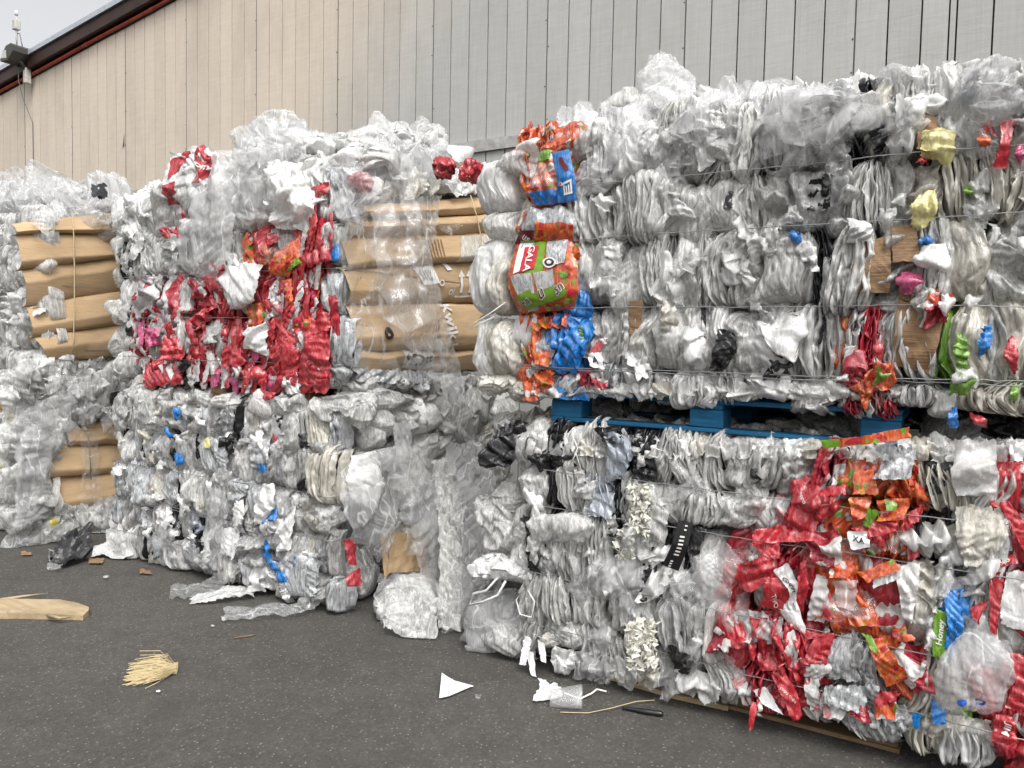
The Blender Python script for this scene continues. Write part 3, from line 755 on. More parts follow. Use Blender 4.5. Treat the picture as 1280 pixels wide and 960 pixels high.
# ---- right stack, lower bale
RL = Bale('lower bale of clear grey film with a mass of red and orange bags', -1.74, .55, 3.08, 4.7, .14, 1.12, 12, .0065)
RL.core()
RL.fill('front', rows_of(RL, [1.13, .935, .766, .458, .23, .10]), (.06, .15), {'clear': .6, 'grey': .2, 'milky': .1, 'dirty': .04, 'black': .06}, [
    (600, 520, 660, 610, {'black': .5, 'grey': .5}), (685, 535, 708, 610, {'black': .8, 'clear': .2}), (785, 540, 830, 605, {'black': .8, 'grey': .2}),
    (750, 545, 790, 660, {'bluegrey': .7, 'black': .3}), (830, 640, 885, 720, {'black': 1}),
    (1060, 530, 1160, 610, {'apple': .5, 'clear': .3, 'orange': .2}), (985, 590, 1050, 640, REDS), (1040, 600, 1150, 690, {'orange': .2, 'apple': .3, 'red': .3, 'silver': .2}),
    (915, 640, 1050, 905, {'red': .42, 'redwhite': .28, 'redclear': .2, 'clear': .1}), (1040, 690, 1140, 930, {'apple': .14, 'silver': .34, 'redwhite': .22, 'orange': .05, 'clear': .25}),
    (1150, 560, 1195, 700, {'black': .4, 'dirty': .6}), (1130, 690, 1182, 960, {'dirty': .7, 'clear': .3}), (1182, 700, 1212, 860, {'blue': .6, 'green': .2, 'clear': .2}),
    (1228, 600, 1420, 1000, {'red': .4, 'redwhite': .2, 'clear': .25, 'white': .15}), (1190, 540, 1400, 1000, {'clear': .5, 'dirty': .25, 'milky': .25})], lean=.18)
RL.fill('left', rows_of(RL, [1.1, .935, .766, .458, .23, .05]), (.14, .26), {'grey': .4, 'clear': .5, 'black': .1}, kinds=(.3, .5, .2))
RL.wires([.935, .766, .458, .23])

# ---- middle stack, upper bale
MU = Bale('upper bale of bright red bags with flattened cardboard boxes at its end', -4.98, -2.97, 3.1, 4.7, 1.265, 2.42, 13, .0085)  # middle bales also lengthened at the unseen back to keep light out
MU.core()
MU.fill('front', rows_of(MU, [2.42, 2.14, 1.88, 1.614, 1.36, 1.25]), (.06, .15), {'clear': .6, 'milky': .3, 'grey': .1}, [
    (100, 240, 172, 500, {'clear': .6, 'milky': .25, 'black': .15}), (172, 330, 300, 500, {'redclear': .4, 'redwhite': .2, 'clear': .28, 'red': .12}),
    (410, 240, 450, 500, {'silver': .8, 'grey': .2}), (315, 290, 412, 345, {'orange': .3, 'red': .3, 'apple': .3, 'clear': .1}), (320, 345, 412, 400, {'red': .5, 'apple': .25, 'redwhite': .25}),
    (285, 330, 320, 400, {'redclear': .5, 'red': .5}), (285, 395, 412, 500, {'red': .62, 'redwhite': .28, 'redclear': .1})], lean=.2)
MU.wires([1.88, 1.614, 1.36])

# ---- middle stack, lower bale
ML = Bale('lower bale of tightly packed grey film with ragged film hanging off its end', -4.93, -2.98, 3.06, 4.7, .06, 1.12, 14, .0085)
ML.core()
ML.fill('front', rows_of(ML, [1.13, .887, .657, .41, .2, .02]), (.055, .13), GREYS, [
    (365, 560, 430, 720, {'grey': .5, 'dirty': .4, 'silver': .1})], kinds=(.4, .46, .14), lean=.1)
ML.wires([.887, .657, .41, .2])

# ---- left stack
LU = Bale('upper bale of layered brown cardboard with grey film down its side', -8.0, -5.72, 2.95, 4.2, 1.2, 2.34, 15, .011)
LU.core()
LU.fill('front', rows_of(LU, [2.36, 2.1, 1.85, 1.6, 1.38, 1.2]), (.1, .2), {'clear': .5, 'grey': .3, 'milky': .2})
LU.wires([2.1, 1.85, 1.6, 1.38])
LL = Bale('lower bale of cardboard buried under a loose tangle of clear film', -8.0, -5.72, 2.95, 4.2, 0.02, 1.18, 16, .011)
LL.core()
LL.fill('front', rows_of(LL, [1.18, .95, .7, .45, .2, .0]), (.1, .2), {'clear': .5, 'milky': .3, 'gold': .2})

# ------------------------------------------------------------------ helpers for single pieces
def F(b, pts):                       # photo pixels on the front face; third value: how far it stands out
    return [b.loc(x, y, o) for x, y, o in pts]
def E_(b, pts):                      # photo pixels on the right end
    return [b.locE(x, y, o) for x, y, o in pts]
def T_(b, pts):                      # photo pixels at a depth behind the front face
    return [on_t(x, y, b.t0 + d) - b.base for x, y, d in pts]
def fsheet(b, L, Rr, mat, **k): return b.sheet(F(b, L), F(b, Rr), mat, **k)
def quad(b, x0, y0, x1, y1, mat, off=.09, tilt=0, **k):
    w, h = x1 - x0, y1 - y0; j = lambda q: b.rng.uniform(-.32, .22) * q
    L = [(x0 + abs(j(w)), y0 + j(h), off - .02), (x0 + j(w) * .6, (y0 + y1) / 2, off + .015), (x0 + tilt + abs(j(w)), y1 + j(h), off - .01)]
    Rr = [(x1 - abs(j(w)), y0 + j(h), off - .02), (x1 + j(w) * .6, (y0 + y1) / 2, off + .01), (x1 + tilt - abs(j(w)), y1 + j(h), off - .01)]
    k['amp'] = k.get('amp', .4) * 1.35
    return fsheet(b, L, Rr, mat, **k)
def surf(sh, uv):
    P = sh['P']; nv, nu = P.shape[:2]
    uv = np.asarray(uv, float).reshape(-1, 2)
    x = np.clip(uv[:, 0], 0, 1) * (nu - 1); y = np.clip(uv[:, 1], 0, 1) * (nv - 1)
    i = np.minimum(x.astype(int), nu - 2); j = np.minimum(y.astype(int), nv - 2); fx, fy = (x - i)[:, None], (y - j)[:, None]
    p = P[j, i] * (1 - fx) * (1 - fy) + P[j, i + 1] * fx * (1 - fy) + P[j + 1, i] * (1 - fx) * fy + P[j + 1, i + 1] * fx * fy
    n = sh['nn'][j, i]
    return p, n
def decal(sh, q, mat, lift=.003, name='print'):
    """q: four uv corners, laid over the sheet"""
    q = np.asarray(q, float); P = sh['P']
    n = max(3, int(max(abs(q[:, 0].max() - q[:, 0].min()) * P.shape[1], abs(q[:, 1].max() - q[:, 1].min()) * P.shape[0])) + 1)
    u, v = np.meshgrid(np.linspace(0, 1, n), np.linspace(0, 1, n)); u, v = u.ravel()[:, None], v.ravel()[:, None]
    uv = q[0] * (1 - u) * (1 - v) + q[1] * u * (1 - v) + q[2] * u * v + q[3] * (1 - u) * v
    p, nn = surf(sh, uv)
    return mesh_obj(name, p + nn * lift, grid_faces(n, n), M[mat], sh['o'])
def disc(sh, c, ru, rv, mat, lift=.005, hole=0.0, n=20, name='print'):
    uv, fs = [], []
    for k in range(n):
        a = k * 2 * math.pi / n
        for r in (hole, (1 + hole) / 2, 1.0): uv.append((c[0] + ru * r * math.cos(a), c[1] + rv * r * math.sin(a)))
    for k in range(n):
        j = (k + 1) % n
        fs += [[k * 3, k * 3 + 1, j * 3 + 1, j * 3], [k * 3 + 1, k * 3 + 2, j * 3 + 2, j * 3 + 1]]
    p, nn = surf(sh, uv)
    return mesh_obj(name, p + nn * lift, fs, M[mat], sh['o'])
def text_geo(txt, bold=0.02):
    cu = bpy.data.curves.new('lettering', 'FONT'); cu.body = txt; cu.align_x = 'CENTER'; cu.align_y = 'CENTER'; cu.offset = bold
    cu.resolution_u = 3
    ob = bpy.data.objects.new('lettering', cu); COL.objects.link(ob)
    dg = bpy.context.evaluated_depsgraph_get(); me = bpy.data.meshes.new_from_object(ob.evaluated_get(dg))
    v = np.array([q.co[:2] for q in me.vertices]); f = [list(p.vertices) for p in me.polygons]
    bpy.data.objects.remove(ob); bpy.data.curves.remove(cu); bpy.data.meshes.remove(me)
    return v, f
def text(sh, txt, c, size, ang, mat, asp=1.0, lift=.006, bold=.02, name='lettering'):
    """size in v units; asp: width of one v unit in u units; ang in degrees, clockwise in the picture"""
    v, f = text_geo(txt, bold); a = R_(ang)
    x = v[:, 0] * math.cos(a) + v[:, 1] * math.sin(a); y = v[:, 0] * math.sin(a) - v[:, 1] * math.cos(a)
    p, nn = surf(sh, np.stack([c[0] + x * size * asp, c[1] + y * size], 1))
    return mesh_obj(name, p + nn * lift, f, M[mat], sh['o'], smooth=False)

def scatter(b, n, size, pal, regions=(), face='front', zr=(.05, .98), amp=.6, aspect=(.6, 2.2), out=(.05, .1), skip=None):
    rg = b.rng; O, ex, ez, eo = b.frames[face]; Lf = b.L if face == 'front' else b.D
    for k in range(n):
        c = O + ex * rg.uniform(0, Lf) + ez * rg.uniform(*zr) * b.H + eo * rg.uniform(*out)
        px, py = b.pix(c)
        if px < -30 or px > 1320 or py > 1000 or (skip and skip(px, py)): continue
        b.scrap(c, rg.uniform(*size), region_mat(b, px, py, pal, regions), eo, rg.uniform(*aspect), amp)
def heap(b, sil, pal, depth=(.05, .6), r=(.1, .2), step=38, amp=.6, layers=3):
    """loose film piled on top, its upper outline following the given photo points"""
    rg = b.rng; sil = np.array(sil, float); x = sil[0, 0]
    ks = list(pal); wt = np.array([pal[k] for k in ks]); wt = wt / wt.sum()
    while x < sil[-1, 0]:
        y = np.interp(x, sil[:, 0], sil[:, 1])
        for l in range(layers):
            d = depth[0] + (depth[1] - depth[0]) * (l + rg.uniform(0, .8)) / layers
            rad = rg.uniform(*r)
            c = on_t(x + rg.uniform(-12, 12), y, b.t0 + d) - b.base
            if c[0] > b.L - .08: c = on_s(x + rg.uniform(-12, 12), y, b.s1 - .1 - .6 * rg.random()) - b.base
            rr = np.array([rad * rg.uniform(.8, 1.5), rad * rg.uniform(.8, 1.3), rad * rg.uniform(.55, .9)])
            drop = (layers - 1 - l) * .05 + rg.uniform(0, .05)
            c[2] = max(c[2] - rr[2] * 1.0 - drop, b.H - .12)
            b.blob(c, rr, ks[rg.choice(len(ks), p=wt)], amp=amp)
        x += step * rg.uniform(.7, 1.3)
def card_layer(b, lt, lb, rt, rb, mat='kraft', bulge=.05, face='end', name='cardboard_layer', dent=.3):
    """one bent sheet of cardboard: corners in photo pixels on the end of the bale, rolled over at top and bottom"""
    f = b.locE if face == 'end' else b.loc
    A, B, C, D = f(*lt), f(*lb), f(*rt), f(*rb)
    nu, nv = 26, 20; rg = b.rng
    eo = b.frames['right' if face == 'end' else 'front'][3]
    nu, nv = 46, 26
    u, v = np.meshgrid(np.linspace(-.02, 1.02, nu), np.linspace(0, 1, nv)); u, v = u.ravel(), v.ravel()
    # a flat board with one fold, rolled under at both edges
    w = np.clip((v - .5) * 2, -1, 1); fold = rg.uniform(-.5, .5)
    prof = np.clip(1 - np.abs(w) ** 9, 0, 1) ** .5 * (1 - .4 * np.abs(w - fold))
    vz = .5 + .5 * np.sign(w) * np.abs(w) ** .85 * 1.08
    P = (A[None] * (1 - vz[:, None]) + B[None] * vz[:, None]) * (1 - u[:, None]) + (C[None] * (1 - vz[:, None]) + D[None] * vz[:, None]) * u[:, None]
    P = P + np.outer(prof * bulge + .012 * np.sin(u * rg.uniform(2, 5) + rg.uniform(0, 6)) - .05 * (1 - prof), eo)
    P = P + crumple(P, rg, [.35, .14], .035 * dent / .3, 3)
    k = np.linalg.norm(A - C)
    P[:, 2] += .004 * np.sin(u * 4 + rg.uniform(0, 6))
    o = mesh_obj(name, P, grid_faces(nv, nu), M[mat], b.o)
    n3 = np.tile(eo, (nv, nu, 1))
    return dict(o=o, P=P.reshape(nv, nu, 3), nn=n3)

# ------------------------------------------------------------------ right stack, upper bale: single pieces
VEILS = {'veil': .25, 'veil2': .35, 'clear': .25, 'milky': .15}
R_FRUIT = (640, 170, 745, 510)
def in_fruit(px, py): return 638 < px < 742 and 172 < py < 470
heap(RU, [(705, 150), (725, 138), (760, 140), (800, 118), (840, 112), (880, 112), (915, 108), (960, 112), (1000, 110), (1035, 122), (1060, 108), (1100, 98), (1130, 94), (1165, 100), (1195, 94), (1240, 96), (1300, 96)],
     {'veil2': .45, 'milky': .35, 'white': .1, 'clear': .1}, depth=(.0, .7), r=(.09, .17), step=26, layers=4)
flaps(RU, 42, (.06, .2), {'veil': .22, 'veil2': .3, 'clear': .26, 'milky': .14, 'white': .04, 'grey': .04}, [(1170, 130, 1400, 530, {'dirty': .5, 'veil': .3, 'clear': .2}), (1055, 420, 1125, 515, {'redclear': .4, 'orange': .3, 'veil': .3})], skip=in_fruit, out=(.04, .1), zr=(.3, 1.0))
scatter(RU, 34, (.03, .1), {'clear': .3, 'milky': .25, 'white': .15, 'black': .1, 'dirty': .1, 'grey': .1}, [(1180, 390, 1280, 530, {'green': .2, 'blue': .12, 'red': .15, 'dirty': .3, 'white': .13, 'orange': .1}), (1055, 420, 1125, 515, {'redclear': .4, 'orange': .4, 'red': .2})], skip=in_fruit)
# tall flaps standing up from the top
b = RU
def stand(b, L, Rr, mat='veil2', amp=.4): return b.sheet(T_(b, L), T_(b, Rr), mat, amp=amp, bulge=.05, name='film_sheet')
stand(b, [(812, 68, .2), (800, 90, .16), (798, 135, .1)], [(838, 70, .26), (864, 92, .2), (850, 135, .12)], 'veil')
stand(b, [(822, 64, .24), (808, 88, .2), (812, 135, .12)], [(834, 66, .26), (866, 98, .22), (872, 140, .14)], 'veil2')
stand(b, [(915, 90, .15), (897, 105, .12), (885, 135, .05)], [(917, 90, .15), (922, 106, .12), (925, 140, .06)], 'veil2')
stand(b, [(1180, 78, .2), (1168, 95, .2), (1160, 125, .1)], [(1192, 78, .2), (1192, 95, .2), (1190, 125, .1)], 'veil2')
stand(b, [(705, 135, .15), (700, 165, .08), (706, 215, .0)], [(740, 132, .15), (752, 165, .06), (750, 215, -.04)], 'veil2')
stand(b, [(1045, 100, .3), (1045, 118, .2), (1050, 135, .05)], [(1105, 92, .3), (1110, 115, .2), (1108, 130, .05)], 'milky')
# big soft flaps over the front edge
for (x0, y0, x1, y1, m) in [(745, 150, 800, 215, 'veil2'), (805, 175, 850, 260, 'veil2'), (880, 140, 930, 200, 'veil2'), (940, 130, 1000, 200, 'veil2'), (985, 150, 1040, 215, 'veil2'), (1200, 130, 1262, 200, 'veil'), (1100, 145, 1150, 200, 'veil2'), (860, 130, 900, 215, 'milky'), (1120, 118, 1180, 150, 'milky'), (1220, 110, 1290, 150, 'milky')]:
    fsheet(b, [(x0 + 8, y0 - 12, -.05), (x0, y0 + 10, .06), (x0 + 14, y1, .09)], [(x1, y0 - 12, -.05), (x1 + 6, y0 + 10, .07), (x1 - 8, y1 - 12, .08)], m, amp=.5, bulge=.03)
# left edge: swollen milky bags
def puffpx(b, x0, y0, x1, y1, mat, out=.02, depth=.12, amp=.8):
    p, q = b.loc(x0, y1), b.loc(x1, y0)
    o = b.bundle('front', p[0], q[0], p[2], q[2], mat, 'puff', depth, out, 0.0, 'film_bag', amp)
    o.data.polygons.foreach_set('use_smooth', np.ones(len(o.data.polygons), dtype=bool)); return o
for (x0, y0, x1, y1, m) in [(600, 200, 650, 268, 'milky'), (594, 298, 640, 392, 'milky'), (596, 396, 632, 476, 'milky'), (606, 262, 650, 300, 'clear'), (628, 186, 664, 226, 'clear'), (620, 320, 648, 395, 'dirty'), (618, 400, 660, 470, 'dirty')]:
    puffpx(b, x0, y0, x1, y1, m, out=-.03 if m != 'dirty' else .0)
for (x, y, rx, ry, m) in [(640, 455, 22, 16, 'dirty'), (628, 478, 26, 14, 'foam'), (655, 440, 12, 20, 'dirty'), (660, 490, 20, 12, 'dirty')]:
    k = 3.7 / F_PX; b.blob(b.loc(x, y, .0), (rx * k, rx * k, ry * k), m, amp=.6)
tube('bag_tie', F(b, [(632, 378, .1), (612, 392, .13), (592, 404, .14), (588, 412, .13), (600, 404, .13), (618, 396, .1)]), .003, M['ink_white'], b.o)
# fruit bags
sh = fsheet(b, [(684, 178, .06), (672, 200, .09), (660, 235, .1), (664, 258, .07)], [(703, 180, .05), (706, 200, .09), (716, 240, .1), (716, 258, .07)], 'apple', amp=.25, bulge=.03, name='fruit_bag')
decal(sh, [(.15, .38), (.75, .36), (.8, .72), (.1, .74)], 'veil3', .005)
decal(sh, [(.05, .78), (.95, .74), (.95, .95), (.1, .97)], 'blue', .006)
decal(sh, [(.1, .0), (.95, .0), (.9, .16), (.05, .18)], 'orange', .006)
decal(sh, [(.1, .2), (.6, .19), (.55, .33), (.15, .34)], 'green', .006)
sh = fsheet(b, [(690, 191, .115), (696, 225, .125), (697, 254, .115)], [(711, 186, .115), (719, 220, .125), (721, 251, .115)], 'blue', amp=.1, bulge=.012, rough_edge=0, name='blue_handle_panel')
for k, (cx, cy) in enumerate([(.5, .2), (.55, .27), (.62, .33), (.68, .38)]): disc(sh, (cx, cy), .13, .055, 'ink_maroon', .004)
# pale outlined fruit-cart mark on the blue panel
for q in [[(.3, .66), (.8, .6), (.82, .64), (.32, .7)], [(.78, .6), (.86, .6), (.84, .84), (.76, .84)], [(.42, .7), (.5, .69), (.5, .86), (.42, .86)], [(.4, .84), (.86, .82), (.86, .86), (.4, .88)], [(.54, .72), (.6, .71), (.6, .84), (.54, .84)], [(.66, .7), (.72, .69), (.72, .83), (.66, .83)]]:
    decal(sh, q, 'ink_white', .004)
disc(sh, (.26, .66), .09, .035, 'ink_white', .004); disc(sh, (.26, .66), .06, .024, 'ink_red', .006)
sh = fsheet(b, [(655, 262, .08), (645, 285, .1), (642, 306, .07)], [(716, 258, .08), (720, 280, .1), (720, 300, .07)], 'silver', amp=.25, bulge=.04, name='fruit_bag')
decal(sh, [(.42, .5), (.98, .55), (.98, .98), (.38, .95)], 'orange', .006); decal(sh, [(.1, .55), (.4, .6), (.38, .98), (.05, .95)], 'ink_maroon', .006)
decal(sh, [(.0, .1), (.14, .1), (.12, .6), (.0, .6)], 'apple', .006); decal(sh, [(.15, .85), (.4, .88), (.45, 1), (.15, 1)], 'ink_green', .009)
text(sh, 'us', (.26, .78), .3, 40, 'ink_white', .45, .008)
sh = fsheet(b, [(645, 303, .09), (635, 345, .12), (639, 370, .12), (648, 392, .08)], [(712, 300, .09), (722, 335, .12), (723, 365, .12), (716, 388, .08)], 'orange', amp=.1, bulge=.03, name='fruit_bag')
decal(sh, [(.1, .02), (.4, .0), (.3, .42), (.12, .46)], 'label', .004); decal(sh, [(.36, .0), (.6, .0), (.55, .45), (.3, .47)], 'ink_green', .004)
decal(sh, [(.62, .0), (.98, .0), (.86, .36), (.6, .4)], 'silver', .005)
decal(sh, [(.06, .48), (.4, .46), (.42, .95), (.22, .97)], 'silver', .004); decal(sh, [(.42, .46), (.7, .42), (.72, .7), (.46, .74)], 'redclear', .004)
decal(sh, [(.36, .72), (.84, .6), (.86, .74), (.4, .88)], 'ink_green', .006); decal(sh, [(.12, .74), (.36, .66), (.4, .9), (.2, .95)], 'ink_green', .006)
decal(sh, [(.24, .1), (.48, .08), (.44, .42), (.22, .45)], 'ink_red', .008)
text(sh, 'GALA', (.35, .26), .15, 97, 'ink_white', .95, .012)
disc(sh, (.66, .34), .1, .07, 'ink_white', .009); disc(sh, (.66, .34), .07, .05, 'ink_dark', .011); disc(sh, (.66, .34), .035, .025, 'ink_white', .013)
text(sh, 'us', (.78, .68), .17, 150, 'ink_white', .9, .0085, .05); text(sh, 'us', (.78, .68), .17, 150, 'ink_maroon', .9, .011, 0)
text(sh, 'n', (.52, .72), .2, 155, 'ink_white', .9, .0085, .05); text(sh, 'n', (.52, .72), .2, 155, 'ink_maroon', .9, .011, 0)
text(sh, 'us', (.27, .82), .18, 150, 'ink_white', .9, .0085, .05); text(sh, 'us', (.27, .82), .18, 150, 'ink_maroon', .9, .011, 0)
for cx, cy in [(.85, .5), (.6, .93), (.9, .82), (.76, .88)]: disc(sh, (cx, cy), .05, .04, 'green', .006)
for cx, cy in [(.93, .72), (.68, .9), (.5, .95)]: disc(sh, (cx, cy), .045, .04, 'ink_red', .007)
quad(b, 700, 298, 724, 335, 'apple', .1, 4, amp=.35, name='fruit_bag')
fsheet(b, [(700, 345, .03), (706, 380, .07), (702, 396, .06)], [(728, 345, .03), (742, 385, .07), (740, 396, .06)], 'blue', amp=.3, bulge=.02, name='blue_bag')
sh = fsheet(b, [(708, 396, .06), (700, 430, .1), (688, 465, .07)], [(742, 394, .06), (738, 430, .1), (722, 468, .07)], 'blue', amp=.35, bulge=.035, name='blue_bag')
text(sh, 'sun', (.72, .3), .13, 95, 'ink_green', 1.4, .006)
fsheet(b, [(664, 398, .06), (668, 412, .1)], [(712, 392, .06), (708, 408, .1)], 'orange', amp=.4, name='fruit_bag')
fsheet(b, [(672, 428, .07), (668, 455, .09)], [(692, 428, .07), (686, 458, .09)], 'orange', amp=.4, name='fruit_bag')
fsheet(b, [(670, 410, .06), (666, 440, .08), (664, 470, .06)], [(704, 408, .06), (700, 432, .08), (688, 455, .08)], 'silver', amp=.4, name='fruit_bag')
fsheet(b, [(668, 464, .07), (666, 482, .1)], [(696, 462, .07), (690, 480, .1)], 'orange', amp=.5, name='fruit_bag')
fsheet(b, [(655, 478, .07), (652, 500, .08)], [(674, 478, .07), (672, 502, .08)], 'apple', amp=.5, name='fruit_bag')
sh = fsheet(b, [(735, 443, .09), (738, 458, .1)], [(752, 440, .09), (756, 462, .1)], 'label', amp=.25, name='printed_scrap'); text(sh, 'A', (.5, .5), .6, 15, 'ink_dark', 1)
fsheet(b, [(752, 420, .07), (736, 440, .09)], [(757, 426, .07), (745, 446, .09)], 'red', amp=.4)
fsheet(b, [(733, 462, .07), (748, 490, .09)], [(752, 458, .07), (760, 482, .09)], 'redwhite', amp=.4)
fsheet(b, [(700, 472, .07), (694, 498, .06)], [(718, 474, .07), (738, 500, .06)], 'blue', amp=.4)
# cardboard slivers and sheets
for (L, Rr, dk) in [([(786, 377, .07), (787, 436, .07)], [(803, 375, .07), (801, 436, .07)], .1), ([(1068, 306, .08), (1064, 338, .1), (1068, 366, .08)], [(1112, 294, .08), (1114, 330, .1), (1112, 366, .08)], .12),
                    ([(1113, 284, .08), (1116, 328, .11)], [(1146, 280, .08), (1150, 326, .11)], .15), ([(1124, 330, .06), (1124, 374, .07)], [(1162, 336, .06), (1150, 380, .07)], .15),
                    ([(1122, 374, .08), (1118, 420, .11), (1116, 455, .09)], [(1182, 392, .08), (1174, 425, .11), (1160, 468, .09)], .12), ([(1148, 140, .07), (1146, 186, .1)], [(1172, 148, .07), (1170, 186, .1)], .2)]:
    fsheet(b, L, Rr, 'kraft_dark', amp=dk, scales=(.3, .1, .05), name='cardboard_piece', rough_edge=.003)
# black bags
for (L, Rr) in [([(898, 412, .08), (890, 440, .12), (886, 466, .08)], [(918, 412, .08), (922, 436, .12), (908, 462, .08)]), ([(1036, 128, .08), (1040, 148, .1)], [(1046, 132, .08), (1060, 158, .08)]),
                ([(1080, 160, .05), (1090, 178, .08), (1096, 204, .05)], [(1104, 140, .05), (1112, 170, .08), (1104, 200, .05)]), ([(1012, 224, .08), (1004, 262, .08)], [(1036, 222, .08), (1040, 262, .08)]),
                ([(1040, 310, .04), (1046, 365, .05)], [(1066, 300, .04), (1060, 365, .05)]), ([(1020, 398, .03), (1012, 430, .04)], [(1034, 394, .03), (1026, 430, .04)]), ([(908, 232, .05), (904, 262, .08)], [(917, 232, .05), (915, 262, .08)]), ([(876, 385, .04), (878, 420, .05)], [(882, 385, .04), (884, 425, .05)])]:
    fsheet(b, L, Rr, 'black', amp=.55, name='black_bag')
# coloured scraps
sc_list = [('yellow', 1148, 168, 1194, 206, .1, .25), ('yellow', 1142, 246, 1172, 282, .1, .35), ('blue', 1196, 116, 1226, 132, .04, .5), ('blue', 984, 290, 1002, 303, .1, .5), ('red', 1146, 198, 1162, 205, .1, .4),
           ('white', 1060, 272, 1094, 300, .12, .4), ('pink', 1122, 338, 1152, 364, .11, .35), ('redwhite', 1152, 362, 1188, 398, .12, .4), ('orange', 1158, 366, 1176, 382, .13, .4), ('white', 1140, 312, 1184, 342, .12, .2),
           ('orange', 1076, 458, 1122, 498, .1, .5), ('redclear', 1054, 428, 1086, 490, .09, .5), ('red', 1088, 420, 1106, 452, .08, .5), ('green', 1098, 460, 1112, 478, .13, .5),
           ('green', 1194, 418, 1212, 466, .1, .5), ('green', 1186, 462, 1218, 496, .11, .6), ('blue', 1224, 410, 1244, 452, .09, .5), ('red', 1256, 424, 1272, 466, .09, .4), ('red', 1212, 520, 1232, 532, .08, .4), ('blue', 1186, 512, 1202, 532, .08, .5),
           ('orange', 1222, 164, 1238, 188, .1, .4), ('green', 1264, 480, 1276, 506, .09, .5), ('pink', 1270, 180, 1282, 204, .09, .4), ('green', 1206, 234, 1218, 246, .08, .4), ('blue', 1150, 296, 1172, 306, .1, .5), ('white', 1000, 300, 1022, 340, .1, .6), ('milky', 1190, 462, 1222, 484, .11, .5)]
for (m, x0, y0, x1, y1, o_, am) in sc_list: quad(b, x0, y0, x1, y1, m, o_, random.Random(x0).uniform(-6, 6), amp=am, bulge=.015, name='bag_scrap')
fsheet(b, [(1250, 150, .09), (1250, 180, .12), (1241, 210, .1)], [(1272, 148, .09), (1262, 180, .12), (1258, 210, .1)], 'red', amp=.2, name='red_strap')
fsheet(b, [(1224, 160, .09), (1236, 148, .1), (1240, 170, .09)], [(1232, 168, .09), (1240, 156, .1), (1246, 172, .09)], 'red', amp=.2, name='red_strap')
b.blob(b.loc(980, 430, .0), (.13, .11, .13), 'milky', amp=.4, name='film_bag'); b.blob(b.loc(872, 432, .02), (.06, .07, .1), 'white', amp=.3, name='film_bag')
b.blob(b.loc(835, 365, .03), (.07, .07, .07), 'milky', amp=.4, name='film_bag'); b.blob(b.loc(920, 325, .03), (.06, .06, .09), 'milky', amp=.5, name='film_bag')
# lower fringe over the pallet
for k, x in enumerate(range(650, 1130, 24)):
    fsheet(b, [(x, 478, .05), (x - 4, 492, .07), (x + 4, 494 + (k * 7) % 9, .05)], [(x + 26, 480, .05), (x + 28, 492, .07), (x + 20, 493 + (k * 5) % 8, .05)], ['clear', 'milky', 'dirty', 'veil2', 'clear'][k % 5], amp=.55)

# ------------------------------------------------------------------ right stack, lower bale: single pieces
b = RL
RREG = [(1060, 530, 1165, 620, {'apple': .35, 'orange': .15, 'veil3': .25, 'redclear': .25}), (985, 595, 1060, 690, {'red': .6, 'redwhite': .2, 'veil': .2}), (1040, 610, 1150, 700, {'orange': .3, 'apple': .2, 'red': .3, 'veil3': .2}),
        (915, 650, 1050, 905, {'red': .42, 'redwhite': .25, 'veil3': .15, 'white': .18}), (1040, 690, 1140, 930, {'apple': .18, 'silver': .27, 'redwhite': .25, 'orange': .05, 'veil3': .25}), (1228, 620, 1400, 1000, {'red': .5, 'veil2': .3, 'white': .2})]
flaps(b, 50, (.06, .18), VEILS, RREG, out=(.04, .1))
scatter(b, 36, (.03, .09), {'clear': .3, 'milky': .2, 'white': .15, 'black': .15, 'grey': .1, 'bluegrey': .1}, RREG)
for i, x in enumerate(range(650, 1280, 20)):      # ragged tufts along the top edge
    y = 549 + (x - 650) * .012
    fsheet(b, [(x - 8, y - 8 + (i * 7) % 7, -.02), (x - 10, y, .05), (x - 6, y + 22, .07)], [(x + 10, y - 2 - (i * 5) % 9, -.02), (x + 14, y, .06), (x + 10, y + 20, .08)], ['clear', 'milky', 'veil2', 'white', 'dirty', 'clear', 'grey'][i % 7], amp=.6)
for i in range(26):
    x = 640 + i * 24; c = b.loc(x, 545, -.12 - .25 * ((i * 37) % 10) / 10); c[2] = b.H - .01
    b.blob(c, (.1, .12, .05), ['grey', 'clear', 'dirty'][i % 3], amp=.6)
for (L, Rr) in [([(622, 538, .06), (600, 568, .12), (604, 584, .1)], [(652, 534, .06), (648, 560, .12), (640, 582, .1)]), ([(630, 530, .04), (612, 552, .1)], [(660, 524, .04), (652, 548, .1)]), ([(690, 538, .05), (690, 602, .05)], [(706, 538, .05), (704, 602, .06)]),
                ([(790, 546, .06), (792, 600, .07)], [(822, 550, .06), (822, 604, .07)]), ([(748, 630, .05), (754, 672, .08)], [(772, 618, .05), (776, 668, .08)]), ([(742, 536, .06), (752, 552, .1)], [(776, 532, .06), (782, 556, .1)]), ([(656, 660, .05), (660, 712, .06)], [(664, 660, .05), (676, 720, .06)]), ([(704, 662, .05), (712, 706, .05)], [(710, 662, .05), (718, 708, .05)]),
                ([(812, 700, .06), (800, 740, .07)], [(826, 690, .06), (816, 738, .07)]), ([(1160, 572, .06), (1158, 620, .08)], [(1188, 576, .06), (1180, 616, .08)]), ([(1144, 664, .03), (1150, 690, .04)], [(1156, 650, .03), (1156, 690, .04)]), ([(1184, 630, .03), (1172, 696, .04)], [(1194, 632, .03), (1190, 698, .04)]), ([(935, 580, .04), (928, 606, .04)], [(942, 576, .04), (936, 606, .04)])]:
    fsheet(b, L, Rr, 'black', amp=.5, name='black_bag')
